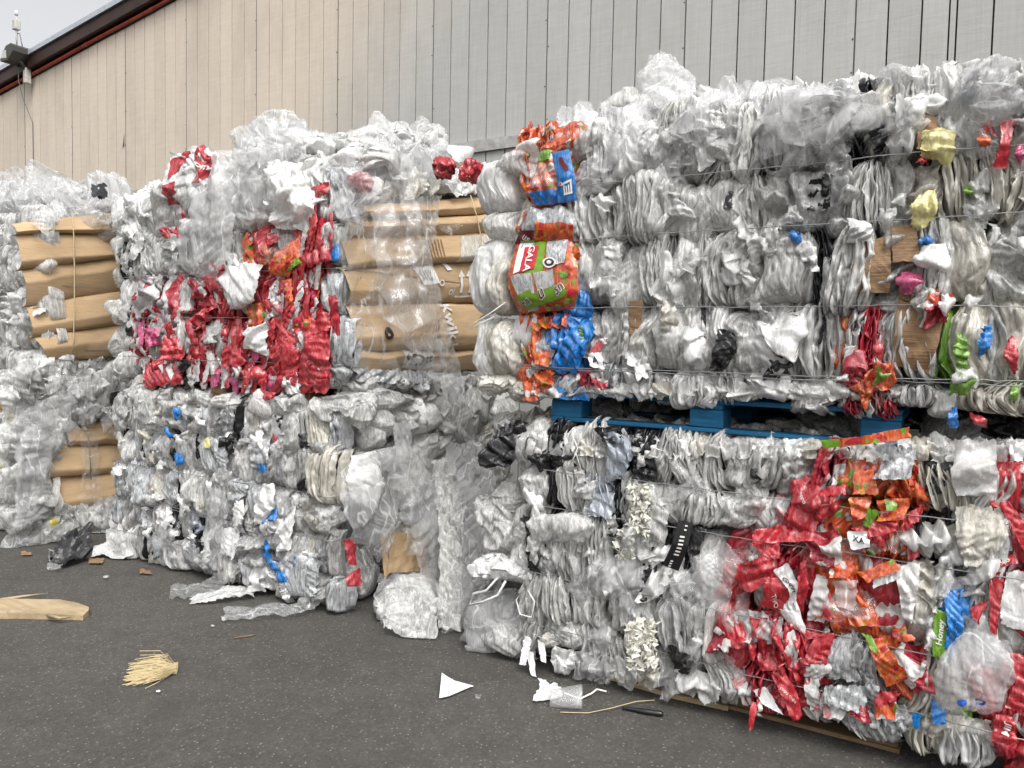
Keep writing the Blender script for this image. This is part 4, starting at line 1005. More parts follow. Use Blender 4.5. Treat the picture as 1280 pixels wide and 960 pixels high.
fsheet(b, [(752, 540, .08), (760, 560, .11), (756, 600, .08)], [(786, 545, .08), (792, 570, .11), (776, 602, .08)], 'bluegrey', amp=.4, name='grey_bag')
fsheet(b, [(742, 618, .07), (734, 645, .1)], [(768, 612, .07), (764, 648, .1)], 'bluegrey', amp=.4, name='grey_bag')
for k in range(30):      # film wads added behind and between the pallet blocks to stop light leaking through
    x = .15 + (b.L - .3) * ((k * 7) % 30) / 30; y = .42 + .35 * (k % 4)
    b.blob((x, y, b.H + .05), (.13, .14, .1), ['grey', 'clear', 'black'][k % 3], amp=.5)
# white foam shreds
def shreds(b, x0, y0, x1, y1, n, off=.1):
    rg = b.rng; vs, fs = [], []
    for k in range(n):
        c = b.loc(rg.uniform(x0, x1), rg.uniform(y0, y1), off + rg.normal(0, .015)); a = unit(rg); d = unit(rg) ; l = rg.uniform(.008, .02); w = rg.uniform(.004, .01)
        i = len(vs); vs += [c - a * l - d * w, c - a * l + d * w, c + a * l + d * w + unit(rg) * .008, c + a * l - d * w]; fs.append([i, i + 1, i + 2, i + 3])
    o = mesh_obj('foam_shreds', vs, fs, M['foam'], b.o, smooth=False); o['kind'] = 'stuff'
shreds(b, 786, 606, 812, 668, 260); shreds(b, 770, 660, 792, 700, 120, .08); shreds(b, 784, 775, 820, 838, 320); b.blob(b.loc(800, 640, .03), (.05, .05, .12), 'foam', amp=.5); b.blob(b.loc(802, 806, .03), (.07, .05, .12), 'foam', amp=.5)
# black vented tray
sh = fsheet(b, [(848, 650, .1), (840, 680, .12), (828, 706, .1)], [(866, 654, .1), (860, 684, .12), (848, 714, .1)], 'plastic_black', amp=.03, rough_edge=0, name='black_tray')
for k in range(6): decal(sh, [(.38, .28 + k * .075), (.68, .27 + k * .075), (.68, .3 + k * .075), (.38, .315 + k * .075)], 'ink_white', .004)
for k in range(3): decal(sh, [(.35, .82 + k * .06), (.5, .815 + k * .06), (.5, .845 + k * .06), (.35, .85 + k * .06)], 'ink_white', .004)
for k in range(2): decal(sh, [(.55, .06 + k * .08), (.72, .06 + k * .08), (.72, .085 + k * .08), (.55, .09 + k * .08)], 'ink_white', .004)
fsheet(b, [(866, 654, .08), (862, 690, .1)], [(884, 662, .08), (872, 700, .1)], 'black', amp=.3, name='black_bag')
# large loose clear flap, lower middle
fsheet(b, [(908, 676, .07), (866, 700, .12), (832, 745, .12), (826, 785, .08)], [(925, 700, .07), (915, 740, .13), (905, 775, .12), (880, 792, .09)], 'veil', amp=.3, bulge=.04, name='film_sheet')
fsheet(b, [(745, 690, .06), (730, 712, .1), (700, 735, .08)], [(800, 700, .06), (808, 735, .11), (760, 752, .09)], 'veil2', amp=.3, bulge=.03)
fsheet(b, [(668, 645, .07), (660, 652, .12), (668, 672, .09)], [(740, 646, .07), (744, 658, .12), (736, 676, .09)], 'clear', amp=.3, bulge=.05)
# white bag bulging out at the left
b.blob(b.loc(640, 712, .02), (.13, .12, .055), 'white', amp=.5, name='white_bag'); b.blob(b.loc(612, 710, .06), (.08, .1, .05), 'white', amp=.5, name='white_bag'); b.blob(b.loc(660, 690, .0), (.05, .08, .12), 'white', amp=.5, name='white_bag')
tube('bag_handle', F(b, [(622, 722, .14), (608, 738, .16), (592, 742, .17), (587, 756, .17), (604, 752, .17), (622, 744, .15), (632, 726, .13)]), .006, M['white'], b.o, 6)
tube('bag_handle', F(b, [(655, 735, .08), (645, 750, .11), (650, 768, .11), (665, 772, .1), (668, 752, .1), (660, 738, .08)]), .004, M['white'], b.o, 6)
tube('bag_tie', F(b, [(806, 572, .12), (818, 560, .14), (830, 564, .14), (822, 572, .14), (812, 570, .14)]), .003, M['ink_white'], b.o)
tube('bag_tie', F(b, [(716, 545, .1), (722, 560, .13), (716, 575, .13), (726, 586, .12), (720, 566, .13), (712, 582, .12)]), .0025, M['ink_white'], b.o)
# red bags
reds = [('red', [(992, 602, .09), (988, 630, .12), (984, 664, .09)], [(1024, 606, .09), (1028, 630, .13), (1020, 662, .09)], .25), ('red', [(1018, 612, .1), (1026, 622, .13)], [(1056, 606, .11), (1058, 618, .13)], .3),
        ('red', [(944, 662, .08), (940, 680, .11)], [(1010, 650, .08), (1020, 676, .12)], .35), ('redwhite', [(1000, 668, .09), (1010, 690, .12), (1030, 712, .1)], [(1050, 660, .09), (1052, 690, .13), (1046, 714, .1)], .35),
        ('red', [(940, 680, .1), (960, 696, .12)], [(972, 678, .1), (978, 700, .12)], .3), ('red', [(905, 708, .1), (945, 700, .13), (962, 690, .11)], [(925, 735, .1), (940, 740, .13), (975, 715, .11)], .35),
        ('red', [(968, 712, .1), (955, 735, .13), (950, 758, .1)], [(985, 705, .1), (990, 735, .14), (978, 765, .1)], .2), ('red', [(1000, 702, .08), (996, 735, .1), (988, 762, .08)], [(1008, 700, .08), (1010, 735, .1), (1004, 764, .08)], .25),
        ('white', [(966, 714, .12), (985, 735, .15), (988, 752, .13)], [(984, 702, .12), (998, 730, .15), (994, 754, .13)], .2), ('milky', [(1020, 718, .08), (1014, 745, .1), (1008, 775, .08)], [(1034, 722, .08), (1036, 748, .1), (1030, 778, .08)], .3),
        ('red', [(1028, 745, .09), (1030, 775, .1)], [(1038, 740, .09), (1040, 775, .1)], .3), ('redclear', [(918, 765, .07), (920, 780, .1), (924, 800, .07)], [(980, 760, .07), (975, 785, .1), (968, 800, .07)], .35),
        ('red', [(936, 770, .09), (946, 800, .11)], [(960, 772, .09), (952, 800, .11)], .3), ('white', [(972, 790, .1), (976, 815, .12), (984, 835, .1)], [(994, 788, .1), (998, 812, .12), (996, 836, .1)], .15), ('veil2', [(950, 775, .1), (945, 795, .12)], [(980, 775, .1), (975, 808, .12)], .3),
        ('red', [(1018, 795, .1), (1004, 830, .12)], [(1046, 788, .1), (1034, 830, .12)], .3), ('red', [(1002, 785, .09), (1010, 800, .1)], [(1048, 800, .09), (1042, 792, .1)], .35), ('red', [(948, 815, .09), (950, 838, .11)], [(978, 815, .09), (980, 838, .11)], .35),
        ('red', [(962, 840, .11), (978, 870, .14), (990, 902, .15)], [(980, 838, .11), (996, 865, .14), (1004, 898, .15)], .25), ('red', [(940, 878, .12), (936, 895, .14), (936, 911, .14)], [(948, 880, .12), (944, 895, .14), (941, 911, .14)], .3),
        ('white', [(942, 862, .1), (952, 880, .12)], [(958, 858, .1), (978, 894, .12)], .2), ('redclear', [(1005, 848, .1), (1006, 870, .12), (1016, 890, .1)], [(1024, 848, .1), (1026, 870, .12), (1022, 890, .1)], .3),
        ('silver', [(1032, 855, .08), (1030, 880, .11)], [(1085, 858, .08), (1080, 892, .11)], .3), ('red', [(1058, 890, .09), (1076, 902, .12)], [(1078, 868, .09), (1090, 905, .12)], .3), ('redclear', [(1026, 880, .08), (1030, 896, .1)], [(1060, 888, .08), (1052, 900, .1)], .35),
        ('silver', [(1036, 800, .07), (1032, 830, .1), (1036, 850, .08)], [(1066, 790, .07), (1062, 825, .11), (1078, 850, .08)], .25), ('veil3', [(1055, 795, .1), (1062, 825, .12), (1080, 850, .1)], [(1072, 792, .1), (1090, 830, .12), (1098, 858, .1)], .3),
        ('orange', [(1082, 800, .09), (1092, 825, .13), (1108, 858, .1)], [(1104, 795, .09), (1120, 825, .13), (1142, 848, .1)], .3), ('green', [(1078, 792, .1), (1090, 815, .13)], [(1088, 792, .1), (1100, 818, .13)], .35),
        ('orange', [(1058, 770, .09), (1062, 782, .1)], [(1095, 768, .09), (1100, 784, .1)], .4), ('red', [(1092, 862, .09), (1096, 885, .1)], [(1132, 864, .09), (1118, 878, .1)], .35), ('apple', [(1094, 880, .09), (1096, 900, .1)], [(1120, 876, .09), (1120, 900, .1)], .3),
        ('orange', [(1068, 588, .08), (1066, 618, .1)], [(1090, 585, .08), (1100, 618, .1)], .25), ('orange', [(1060, 622, .09), (1066, 650, .11)], [(1090, 620, .09), (1082, 648, .11)], .3), ('orange', [(1098, 625, .09), (1100, 652, .11)], [(1138, 622, .09), (1130, 650, .11)], .3),
        ('green', [(1076, 656, .11), (1086, 636, .12)], [(1084, 662, .11), (1100, 640, .12)], .3), ('green', [(1106, 624, .11), (1108, 638, .13)], [(1122, 628, .11), (1120, 638, .13)], .3), ('red', [(1062, 660, .1), (1085, 672, .12)], [(1118, 648, .1), (1125, 664, .12)], .3), ('red', [(1125, 650, .08), (1128, 664, .1)], [(1156, 628, .08), (1150, 650, .1)], .3),
        ('label', [(1058, 664, .12), (1064, 688, .13)], [(1084, 664, .12), (1088, 684, .13)], .25), ('veil3', [(1040, 675, .09), (1044, 692, .12)], [(1130, 660, .09), (1128, 690, .11)], .35), ('apple', [(1034, 698, .1), (1038, 720, .12)], [(1068, 700, .1), (1062, 722, .12)], .3),
        ('orange', [(1072, 716, .1), (1085, 728, .12)], [(1118, 698, .1), (1124, 712, .12)], .35), ('white', [(1090, 722, .1), (1092, 736, .11)], [(1130, 708, .1), (1126, 722, .11)], .3), ('veil2', [(1040, 728, .1), (1048, 760, .12)], [(1074, 725, .1), (1068, 764, .12)], .3), ('silver', [(1095, 555, .08), (1096, 600, .11)], [(1145, 560, .08), (1140, 600, .11)], .45),
        ('red', [(1134, 672, .08), (1134, 700, .1)], [(1146, 668, .08), (1150, 698, .1)], .3), ('red', [(1250, 628, .1), (1266, 665, .12), (1280, 690, .1)], [(1262, 628, .1), (1282, 655, .12), (1296, 670, .1)], .25), ('red', [(1230, 706, .08), (1240, 712, .1)], [(1270, 690, .08), (1275, 706, .1)], .3),
        ('red', [(1236, 715, .09), (1238, 790, .11)], [(1256, 715, .09), (1246, 795, .11)], .3), ('red', [(1262, 815, .09), (1270, 850, .11), (1255, 885, .1)], [(1290, 820, .09), (1295, 850, .11), (1280, 888, .1)], .3), ('red', [(1244, 895, .1), (1240, 928, .12)], [(1268, 892, .1), (1270, 930, .12)], .3), ('red', [(1212, 760, .09), (1222, 782, .11)], [(1236, 748, .09), (1224, 778, .11)], .4),
        ('white', [(1256, 715, .08), (1250, 780, .1)], [(1285, 715, .08), (1285, 790, .1)], .4), ('green', [(1168, 760, .1), (1166, 822, .11)], [(1183, 766, .1), (1182, 824, .11)], .12), ('blue', [(1180, 735, .09), (1184, 775, .12), (1178, 825, .1)], [(1196, 738, .09), (1206, 785, .12), (1190, 822, .1)], .3),
        ('blue', [(1164, 875, .1), (1166, 905, .11)], [(1182, 882, .1), (1184, 908, .11)], .5), ('blue', [(1141, 893, .1), (1142, 910, .1)], [(1152, 894, .1), (1150, 910, .1)], .2), ('dirty', [(1140, 700, .08), (1146, 740, .1)], [(1166, 700, .08), (1172, 768, .1)], .5), ('milky', [(1116, 705, .09), (1124, 740, .12), (1128, 775, .1)], [(1150, 702, .09), (1148, 730, .12), (1140, 780, .1)], .3),
        ('milky', [(1192, 552, .1), (1190, 590, .13), (1195, 618, .1)], [(1245, 548, .1), (1250, 590, .13), (1242, 620, .1)], .3), ('dirty', [(1196, 632, .09), (1194, 670, .12), (1205, 705, .1)], [(1250, 634, .09), (1262, 670, .12), (1225, 708, .1)], .4)]
made = []
for m, L, Rr, am in reds: made.append(fsheet(b, L, Rr, m, amp=am * 1.1, bulge=.0, name={'red': 'red_bag', 'redwhite': 'red_bag', 'redclear': 'red_bag', 'orange': 'fruit_bag', 'apple': 'fruit_bag', 'green': 'fruit_bag', 'blue': 'blue_bag', 'white': 'white_bag'}.get(m, 'film_sheet')))
text(made[6], 'TWO', (.55, .75), .16, 60, 'ink_white', 1.5, .006, 0); text(made[8], 'Gippy', (.45, .5), .2, 55, 'ink_dark', 2.0, .006)
text(made[0], 'oppo', (.4, .3), .12, 70, 'ink_white', 1.6, .006, 0)
text(made[18], 'cups cups', (.5, .5), .1, 60, 'ink_white', 3.0, .006, 0)
i_g = [k for k, r in enumerate(reds) if r[0] == 'green' and r[1][0][0] == 1168][0]
text(made[i_g], 'Honey', (.55, .45), .2, -85, 'ink_white', 3.5, .006)
i_j = [k for k, r in enumerate(reds) if r[1][0][:2] == (1244, 895)][0]; text(made[i_j], 'JIM', (.6, .5), .35, 110, 'ink_white', 1.2, .006)
i_l = [k for k, r in enumerate(reds) if r[1][0][:2] == (1058, 664)][0]; text(made[i_l], 'XA', (.5, .5), .5, 20, 'ink_dark', .8, .006)
i_c = [k for k, r in enumerate(reds) if r[1][0][:2] == (1230, 706)][0]; text(made[i_c], 'cino', (.55, .5), .6, -15, 'ink_white', .4, .006)
sh = fsheet(b, [(1026, 550, .1), (1080, 545, .13), (1136, 534, .12)], [(1030, 560, .1), (1085, 556, .13), (1140, 546, .12)], 'orange', amp=.12, name='fruit_bag')
decal(sh, [(0, 0), (1, 0), (1, .2), (0, .22)], 'ink_green', .005); decal(sh, [(.1, .35), (.7, .25), (.7, .45), (.1, .5)], 'ink_red', .005)
# swollen clear bag with small blue marks, low on the right
fsheet(b, [(1185, 800, .08), (1168, 840, .14), (1172, 885, .12)], [(1262, 800, .08), (1268, 845, .14), (1252, 892, .12)], 'veil', amp=.3, bulge=.06, name='film_bag')
sh = fsheet(b, [(1205, 775, .06), (1175, 830, .15), (1180, 885, .13)], [(1235, 775, .06), (1268, 830, .15), (1250, 890, .13)], 'veil2', amp=.25, bulge=.05, name='film_bag')
disc(sh, (.32, .88), .08, .035, 'ink_blue', .006); disc(sh, (.62, .88), .1, .04, 'ink_blue', .006); disc(sh, (.62, .87), .05, .02, 'ink_white', .009)
# shiny ribbons at the lower left corner
for k, (x0, y0, x1, y1) in enumerate([(656, 795, 650, 830), (664, 790, 700, 812), (672, 800, 676, 826), (658, 812, 664, 846), (680, 795, 705, 805), (688, 815, 704, 832)]):
    fsheet(b, [(x0, y0, .1), (x1, y1, .14)], [(x0 + 9, y0 + 4, .1), (x1 + 7, y1 + 3, .14)], ['white', 'silver', 'white', 'white', 'bluegrey', 'white'][k], amp=.2, name='ribbon')
for (x, y, r, m) in [(612, 775, .12, 'veil2'), (640, 790, .11, 'grey'), (605, 800, .09, 'veil2'), (630, 765, .1, 'veil2'), (620, 640, .1, 'grey'), (632, 670, .1, 'clear'), (640, 625, .08, 'clear')]:
    b.blob(b.loc(x, y, -.04), (r, r, r * 1.05), m, amp=.4, name='film_bag')
for k, x in enumerate(range(690, 1250, 26)):      # sagging fringe below
    y = 838 + (x - 690) * .17
    fsheet(b, [(x, y - 30, .05), (x - 2, y - 12, .08), (x + 5, y + 2 + (k * 7) % 9, .05)], [(x + 28, y - 25, .05), (x + 30, y - 6, .08), (x + 22, y + 4 + (k * 5) % 9, .05)], region_mat(b, x + 14, y - 12, {'clear': .4, 'milky': .2, 'dirty': .2, 'veil2': .2}, RREG), amp=.5)

# ------------------------------------------------------------------ middle stack, upper bale: single pieces
b = MU
MREG = [(172, 330, 290, 500, {'redclear': .35, 'redwhite': .2, 'veil': .25, 'red': .2}), (320, 285, 412, 400, {'red': .35, 'orange': .25, 'apple': .2, 'veil3': .2}), (285, 380, 412, 500, {'red': .6, 'redwhite': .25, 'white': .15}), (405, 230, 450, 500, {'silver': .6, 'veil3': .4})]
CARD_M = [((452, 256, .02), (452, 270, .02), (606, 246, .02), (606, 269, .02)), ((436, 276, .03), (436, 297, .03), (614, 268, .03), (614, 292, .03)), ((430, 296, .03), (431, 337, .03), (607, 291, .03), (604, 326, .03)),
          ((429, 336, .03), (434, 380, .03), (604, 325, .03), (598, 379, .03)), ((434, 382, .03), (440, 440, .03), (602, 379, .03), (600, 435, .03)), ((440, 438, .02), (444, 467, .02), (604, 434, .02), (602, 462, .02))]
cl = [card_layer(b, *q, bulge=.05 if i != 4 else .06) for i, q in enumerate(CARD_M)]
box('film_backing', b.L - .16, b.L - .1, .1, b.D - .05, .05, b.H, M['clear'], b.o)
# print on the boxes
sh = cl[4]
text(sh, 'Kwik L', (.66, .5), .33, 84, 'ink_white', .36, .008, .025)
sh = cl[3]
for x in (.78, .85):
    decal(sh, [(x - .01, .4), (x + .01, .4), (x + .01, .72), (x - .01, .72)], 'ink_white', .007)
    v = [(x - .03, .42), (x, .26), (x + .03, .42)]; p, nn = surf(sh, v); mesh_obj('print', p + nn * .007, [[0, 1, 2]], M['ink_white'], sh['o'], smooth=False)
decal(sh, [(.74, .8), (.9, .78), (.9, .81), (.74, .83)], 'ink_white', .007); decal(sh, [(.9, .26), (.905, .26), (.905, .8), (.9, .8)], 'ink_white', .007); decal(sh, [(.72, .6), (.725, .6), (.725, .8), (.72, .8)], 'ink_white', .007)
disc(sh, (.62, .5), .022, .06, 'ink_white', .007, .6); disc(sh, (.7, .7), .018, .07, 'ink_white', .007, .5)
decal(sh, [(.42, .12), (.56, .1), (.6, .5), (.48, .52)], 'label', .008)
for k in range(4): decal(sh, [(.46 + k * .02, .2), (.467 + k * .02, .2), (.49 + k * .02, .44), (.483 + k * .02, .44)], 'ink_dark', .011)
decal(sh, [(.64, .02), (.67, .02), (.71, .24), (.67, .26)], 'label', .008)
sh = cl[2]
decal(sh, [(.76, .15), (1.0, .1), (1.0, .9), (.72, .95)], 'dirty', .006)
for k in range(6): decal(sh, [(.5 + k * .022, .25), (.508 + k * .022, .25), (.51 + k * .022, .75), (.502 + k * .022, .75)], 'kraft_dark', .006)
sh = cl[5]
decal(sh, [(.3, .05), (.52, .0), (.52, .75), (.3, .8)], 'ink_white', .006); disc(sh, (.4, .4), .05, .22, 'ink_dark', .009, .55); disc(sh, (.33, .4), .018, .1, 'ink_dark', .009); text(sh, 'tt', (.48, .4), .4, 0, 'ink_dark', .2, .009)
sh = cl[4]
disc(sh, (.2, .6), .03, .11, 'ink_dark', .007, .35)
# twine and hanging clear film over the boxes
tube('twine', E_(b, [(588, 244, .07), (596, 270, .09), (602, 300, .09), (596, 325, .08)]), .004, M['twine'], b.o)
tube('twine', E_(b, [(530, 290, .09), (538, 340, .11), (548, 400, .11), (552, 462, .09)]), .0028, M['cable'], b.o)
def esheet(b, L, Rr, mat, **k): return b.sheet(E_(b, L), E_(b, Rr), mat, **k)
esheet(b, [(480, 215, .0), (466, 262, .14), (468, 330, .16), (486, 400, .15), (528, 460, .14), (556, 500, .12)], [(515, 215, .0), (522, 270, .15), (520, 335, .17), (534, 395, .16), (568, 462, .15), (580, 500, .12)], 'veil', amp=.24, bulge=.03, name='film_sheet')
esheet(b, [(508, 300, .16), (530, 390, .18), (552, 455, .17), (566, 505, .13)], [(534, 300, .16), (556, 390, .18), (574, 455, .17), (582, 505, .13)], 'veil2', amp=.2, bulge=.02, name='film_sheet')
esheet(b, [(430, 250, .03), (427, 310, .11), (434, 370, .1), (438, 400, .09)], [(468, 245, .04), (472, 310, .12), (474, 360, .1), (466, 392, .09)], 'veil3', amp=.26, name='film_sheet')
esheet(b, [(452, 380, .1), (448, 430, .1), (446, 466, .08)], [(540, 375, .1), (545, 430, .1), (520, 470, .08)], 'veil3', amp=.26, name='film_sheet')
esheet(b, [(462, 240, .05), (466, 300, .12), (466, 380, .11)], [(540, 240, .05), (520, 310, .14), (524, 390, .12)], 'veil3', amp=.25, name='film_sheet')
esheet(b, [(516, 245, .06), (520, 290, .1), (516, 325, .09)], [(552, 245, .06), (545, 290, .1), (536, 320, .09)], 'veil2', amp=.25, name='film_sheet')
esheet(b, [(550, 282, .1), (556, 292, .11)], [(580, 280, .1), (562, 296, .11)], 'veil3', amp=.4, name='film_scrap')
esheet(b, [(440, 460, .06), (448, 478, .08)], [(540, 464, .06), (545, 480, .08)], 'silver', amp=.5, name='film_sheet')
for k in range(14):
    x = 442 + k * 13; c = b.locE(x, 240 - k * .6, -.1 + .02 * (k % 3)); b.blob(c, (.07, .1, .05), ['milky', 'clear', 'dirty', 'silver'][k % 4], amp=.6)
for k in range(10):
    x = 445 + k * 17; c = b.locE(x, 480, -.02); b.blob(c, (.1, .1, .05), ['clear', 'silver', 'grey'][k % 3], amp=.6)
heap(b, [(300, 205), (325, 165), (345, 155), (380, 150), (420, 168), (445, 160), (470, 152), (500, 168), (530, 165), (560, 188), (596, 212)], {'veil2': .5, 'milky': .3, 'clear': .12, 'white': .08}, depth=(0, .75), r=(.1, .2), step=24, layers=4)
heap(b, [(175, 262), (200, 235), (225, 215), (255, 205), (280, 205), (300, 200)], {'clear': .5, 'veil2': .3, 'milky': .2}, depth=(.0, .6), r=(.1, .16), step=22, layers=3)
flaps(b, 32, (.08, .2), VEILS, MREG, out=(.04, .1))
scatter(b, 40, (.04, .1), {'clear': .4, 'milky': .3, 'grey': .2, 'black': .1}, MREG)
stand(b, [(335, 142, .2), (318, 160, .15), (330, 185, .05)], [(365, 140, .25), (385, 160, .2), (380, 190, .05)])
esheet(b, [(468, 144, -.3), (448, 165, -.2), (440, 200, -.05)], [(478, 146, -.3), (495, 165, -.2), (500, 205, -.05)], 'veil2', amp=.4, bulge=.05)
esheet(b, [(522, 148, -.3), (508, 165, -.2), (505, 205, -.05)], [(530, 150, -.3), (552, 175, -.2), (560, 212, -.05)], 'veil2', amp=.4, bulge=.05)
for (x0, y0, x1, y1, m) in [(440, 190, 490, 245, 'veil2'), (480, 190, 530, 250, 'veil2'), (520, 200, 570, 245, 'veil2'), (560, 205, 606, 246, 'milky'), (500, 215, 545, 248, 'dirty'), (450, 215, 480, 250, 'milky')]:
    esheet(b, [(x0, y0, -.15), (x0 - 3, (y0 + y1) / 2, .04), (x0 + 6, y1, .06)], [(x1, y0, -.15), (x1 + 4, (y0 + y1) / 2, .05), (x1 - 6, y1 - 5, .06)], m, amp=.45, bulge=.03)
# red printed bag on the top corner
for (m, L, Rr) in [('white', [(212, 198, .05), (209, 225, .08)], [(228, 190, .05), (226, 215, .09)]), ('redwhite', [(232, 188, .05), (216, 215, .1), (212, 232, .06)], [(250, 182, .05), (244, 212, .11), (232, 230, .1)]), ('white', [(236, 195, .1), (226, 212, .13)], [(258, 190, .1), (250, 215, .13)]),
                   ('red', [(246, 182, .08), (244, 196, .12), (248, 214, .1)], [(260, 186, .06), (272, 198, .11), (262, 222, .08)]), ('milky', [(222, 220, .1), (218, 245, .13), (232, 262, .1)], [(262, 212, .1), (262, 240, .13), (250, 262, .1)]), ('red', [(209, 236, .08), (212, 256, .1)], [(222, 234, .1), (224, 254, .12)]), ('redclear', [(214, 256, .1), (226, 282, .09)], [(226, 254, .11), (236, 278, .1)]),
                   ('red', [(196, 286, .08), (204, 298, .1)], [(224, 284, .08), (228, 296, .1)]), ('redwhite', [(234, 345, .08), (242, 375, .1)], [(250, 352, .08), (262, 372, .11)]), ('red', [(250, 345, .08), (262, 365, .1)], [(270, 338, .08), (274, 360, .1)])]:
    sh = fsheet(b, L, Rr, m, amp=.3, bulge=.02, name='red_bag' if 'red' in m else 'white_bag')
    if L[0][:2] == (246, 182): text(sh, 'ome', (.5, .6), .22, 20, 'ink_white', 1.2, .006)
# long milky bag hanging down the front, and the white knotted bag
fsheet(b, [(270, 190, .06), (252, 235, .13), (228, 290, .16), (226, 325, .15), (240, 345, .12)], [(296, 185, .06), (300, 235, .14), (290, 290, .18), (284, 325, .16), (268, 347, .12)], 'veil2', amp=.2, bulge=.07, name='film_bag')
fsheet(b, [(300, 182, .06), (290, 225, .1), (292, 280, .08)], [(330, 180, .06), (345, 230, .1), (335, 280, .08)], 'veil2', amp=.4, bulge=.05, name='film_sheet')
fsheet(b, [(340, 200, .05), (330, 250, .12), (345, 290, .1)], [(400, 200, .05), (405, 245, .12), (385, 285, .1)], 'milky', amp=.45, bulge=.05, name='film_sheet')
fsheet(b, [(410, 200, .05), (425, 250, .11), (430, 300, .08)], [(460, 200, .05), (470, 245, .12), (450, 290, .09)], 'veil2', amp=.45, bulge=.05, name='film_sheet')
fsheet(b, [(282, 330, .08), (274, 352, .14), (284, 375, .15), (296, 386, .12)], [(318, 330, .09), (326, 345, .14), (318, 375, .15), (302, 387, .12)], 'white', amp=.22, bulge=.06, name='white_bag')
fsheet(b, [(276, 312, .08), (284, 330, .13)], [(296, 318, .1), (302, 335, .13)], 'white', amp=.4, bulge=.02, name='white_bag'); fsheet(b, [(304, 328, .1), (300, 345, .14)], [(328, 330, .1), (320, 348, .13)], 'white', amp=.4, name='white_bag')
for (m, L, Rr, am) in [('red', [(384, 236, .08), (380, 262, .1)], [(412, 226, .08), (410, 240, .1)], .3), ('red', [(382, 250, .09), (388, 285, .11), (378, 310, .08)], [(396, 245, .09), (396, 285, .12), (390, 310, .09)], .35), ('red', [(318, 305, .08), (325, 330, .1)], [(352, 285, .08), (345, 305, .11)], .4),
                   ('orange', [(360, 295, .09), (346, 320, .12), (334, 345, .09)], [(384, 290, .09), (376, 320, .12), (362, 345, .1)], .35), ('green', [(356, 335, .12), (372, 322, .13)], [(360, 340, .12), (378, 328, .13)], .25), ('orange', [(352, 350, .1), (358, 375, .12), (358, 392, .1)], [(364, 348, .1), (366, 375, .12), (364, 394, .1)], .3),
                   ('veil3', [(334, 300, .1), (328, 330, .12)], [(376, 288, .1), (350, 330, .13)], .4), ('red', [(378, 318, .1), (384, 335, .12)], [(412, 306, .1), (414, 325, .12)], .3), ('blue', [(413, 306, .08), (414, 326, .1)], [(424, 305, .08), (424, 326, .1)], .3), ('redclear', [(340, 358, .09), (338, 395, .1)], [(356, 350, .09), (354, 395, .11)], .4),
                   ('red', [(346, 398, .08), (350, 440, .11), (346, 470, .08)], [(368, 398, .08), (374, 440, .11), (372, 470, .08)], .35), ('red', [(376, 392, .09), (378, 440, .12), (372, 485, .08)], [(412, 390, .09), (412, 440, .12), (410, 485, .08)], .4), ('white', [(308, 412, .1), (306, 435, .12)], [(336, 402, .1), (334, 445, .12)], .4), ('white', [(350, 470, .08), (358, 492, .09)], [(372, 468, .08), (376, 490, .09)], .5),
                   ('red', [(280, 430, .07), (278, 460, .09)], [(304, 425, .07), (306, 455, .1)], .4), ('red', [(208, 420, .08), (200, 450, .11)], [(226, 415, .08), (230, 450, .11)], .4), ('pink', [(180, 410, .09), (184, 435, .11)], [(200, 410, .09), (200, 430, .11)], .3), ('redclear', [(172, 345, .08), (178, 400, .1)], [(192, 345, .08), (204, 400, .1)], .4), ('redwhite', [(180, 455, .08), (182, 485, .08)], [(230, 455, .08), (228, 480, .08)], .45), ('black', [(164, 290, .05), (160, 345, .06)], [(172, 300, .06), (168, 345, .06)], .4), ('black', [(156, 360, .05), (158, 420, .05)], [(164, 360, .05), (166, 420, .06)], .4), ('white', [(150, 280, .05), (152, 292, .08)], [(172, 276, .05), (168, 300, .08)], .4),
                   ('red', [(575, 206, -.5), (574, 226, -.48)], [(606, 203, -.5), (604, 230, -.48)], .5)]:
    b.sheet(F(b, L), F(b, Rr), m, amp=am, bulge=.02, name='red_bag' if m in ('red', 'redclear', 'redwhite', 'pink') else 'bag_scrap')
rs = np.random.default_rng(77)
for k in range(64):        # long narrow strips running down the front
    f = rs.uniform(0, 1); x = 392 - 70 * f * rs.uniform(.3, 1) + rs.uniform(-14, 20); y = 250 + 150 * f; l = rs.uniform(50, 100); w = rs.uniform(4, 9)
    l = min(l, 492 - y); o_ = rs.uniform(.06, .1); dx = rs.normal(-8, 7)
    fsheet(b, [(x, y, o_ - .03), (x + dx * .4, y + l * .5, o_ + .02), (x + dx, y + l, o_)], [(x + w, y, o_ - .03), (x + w + dx * .4, y + l * .5, o_ + .03), (x + w * .7 + dx, y + l, o_)], ['red', 'red', 'redclear', 'red', 'white', 'orange' if y < 330 else 'red', 'clear', 'red'][k % 8], amp=.22, bulge=.0, name='red_strip')
sh = fsheet(b, [(222, 196, .08), (210, 222, .13), (214, 246, .1)], [(264, 184, .08), (270, 208, .14), (256, 236, .12)], 'white', amp=.3, bulge=.02, name='red_bag')
decal(sh, [(.0, .25), (.35, .0), (.5, .2), (.1, .6)], 'red', .005); decal(sh, [(.6, .3), (1, .2), (1, .75), (.65, .8)], 'red', .005); decal(sh, [(.0, .7), (.25, .65), (.3, 1), (.0, 1)], 'red', .005); text(sh, 'ome', (.82, .5), .16, 20, 'ink_white', .9, .009)
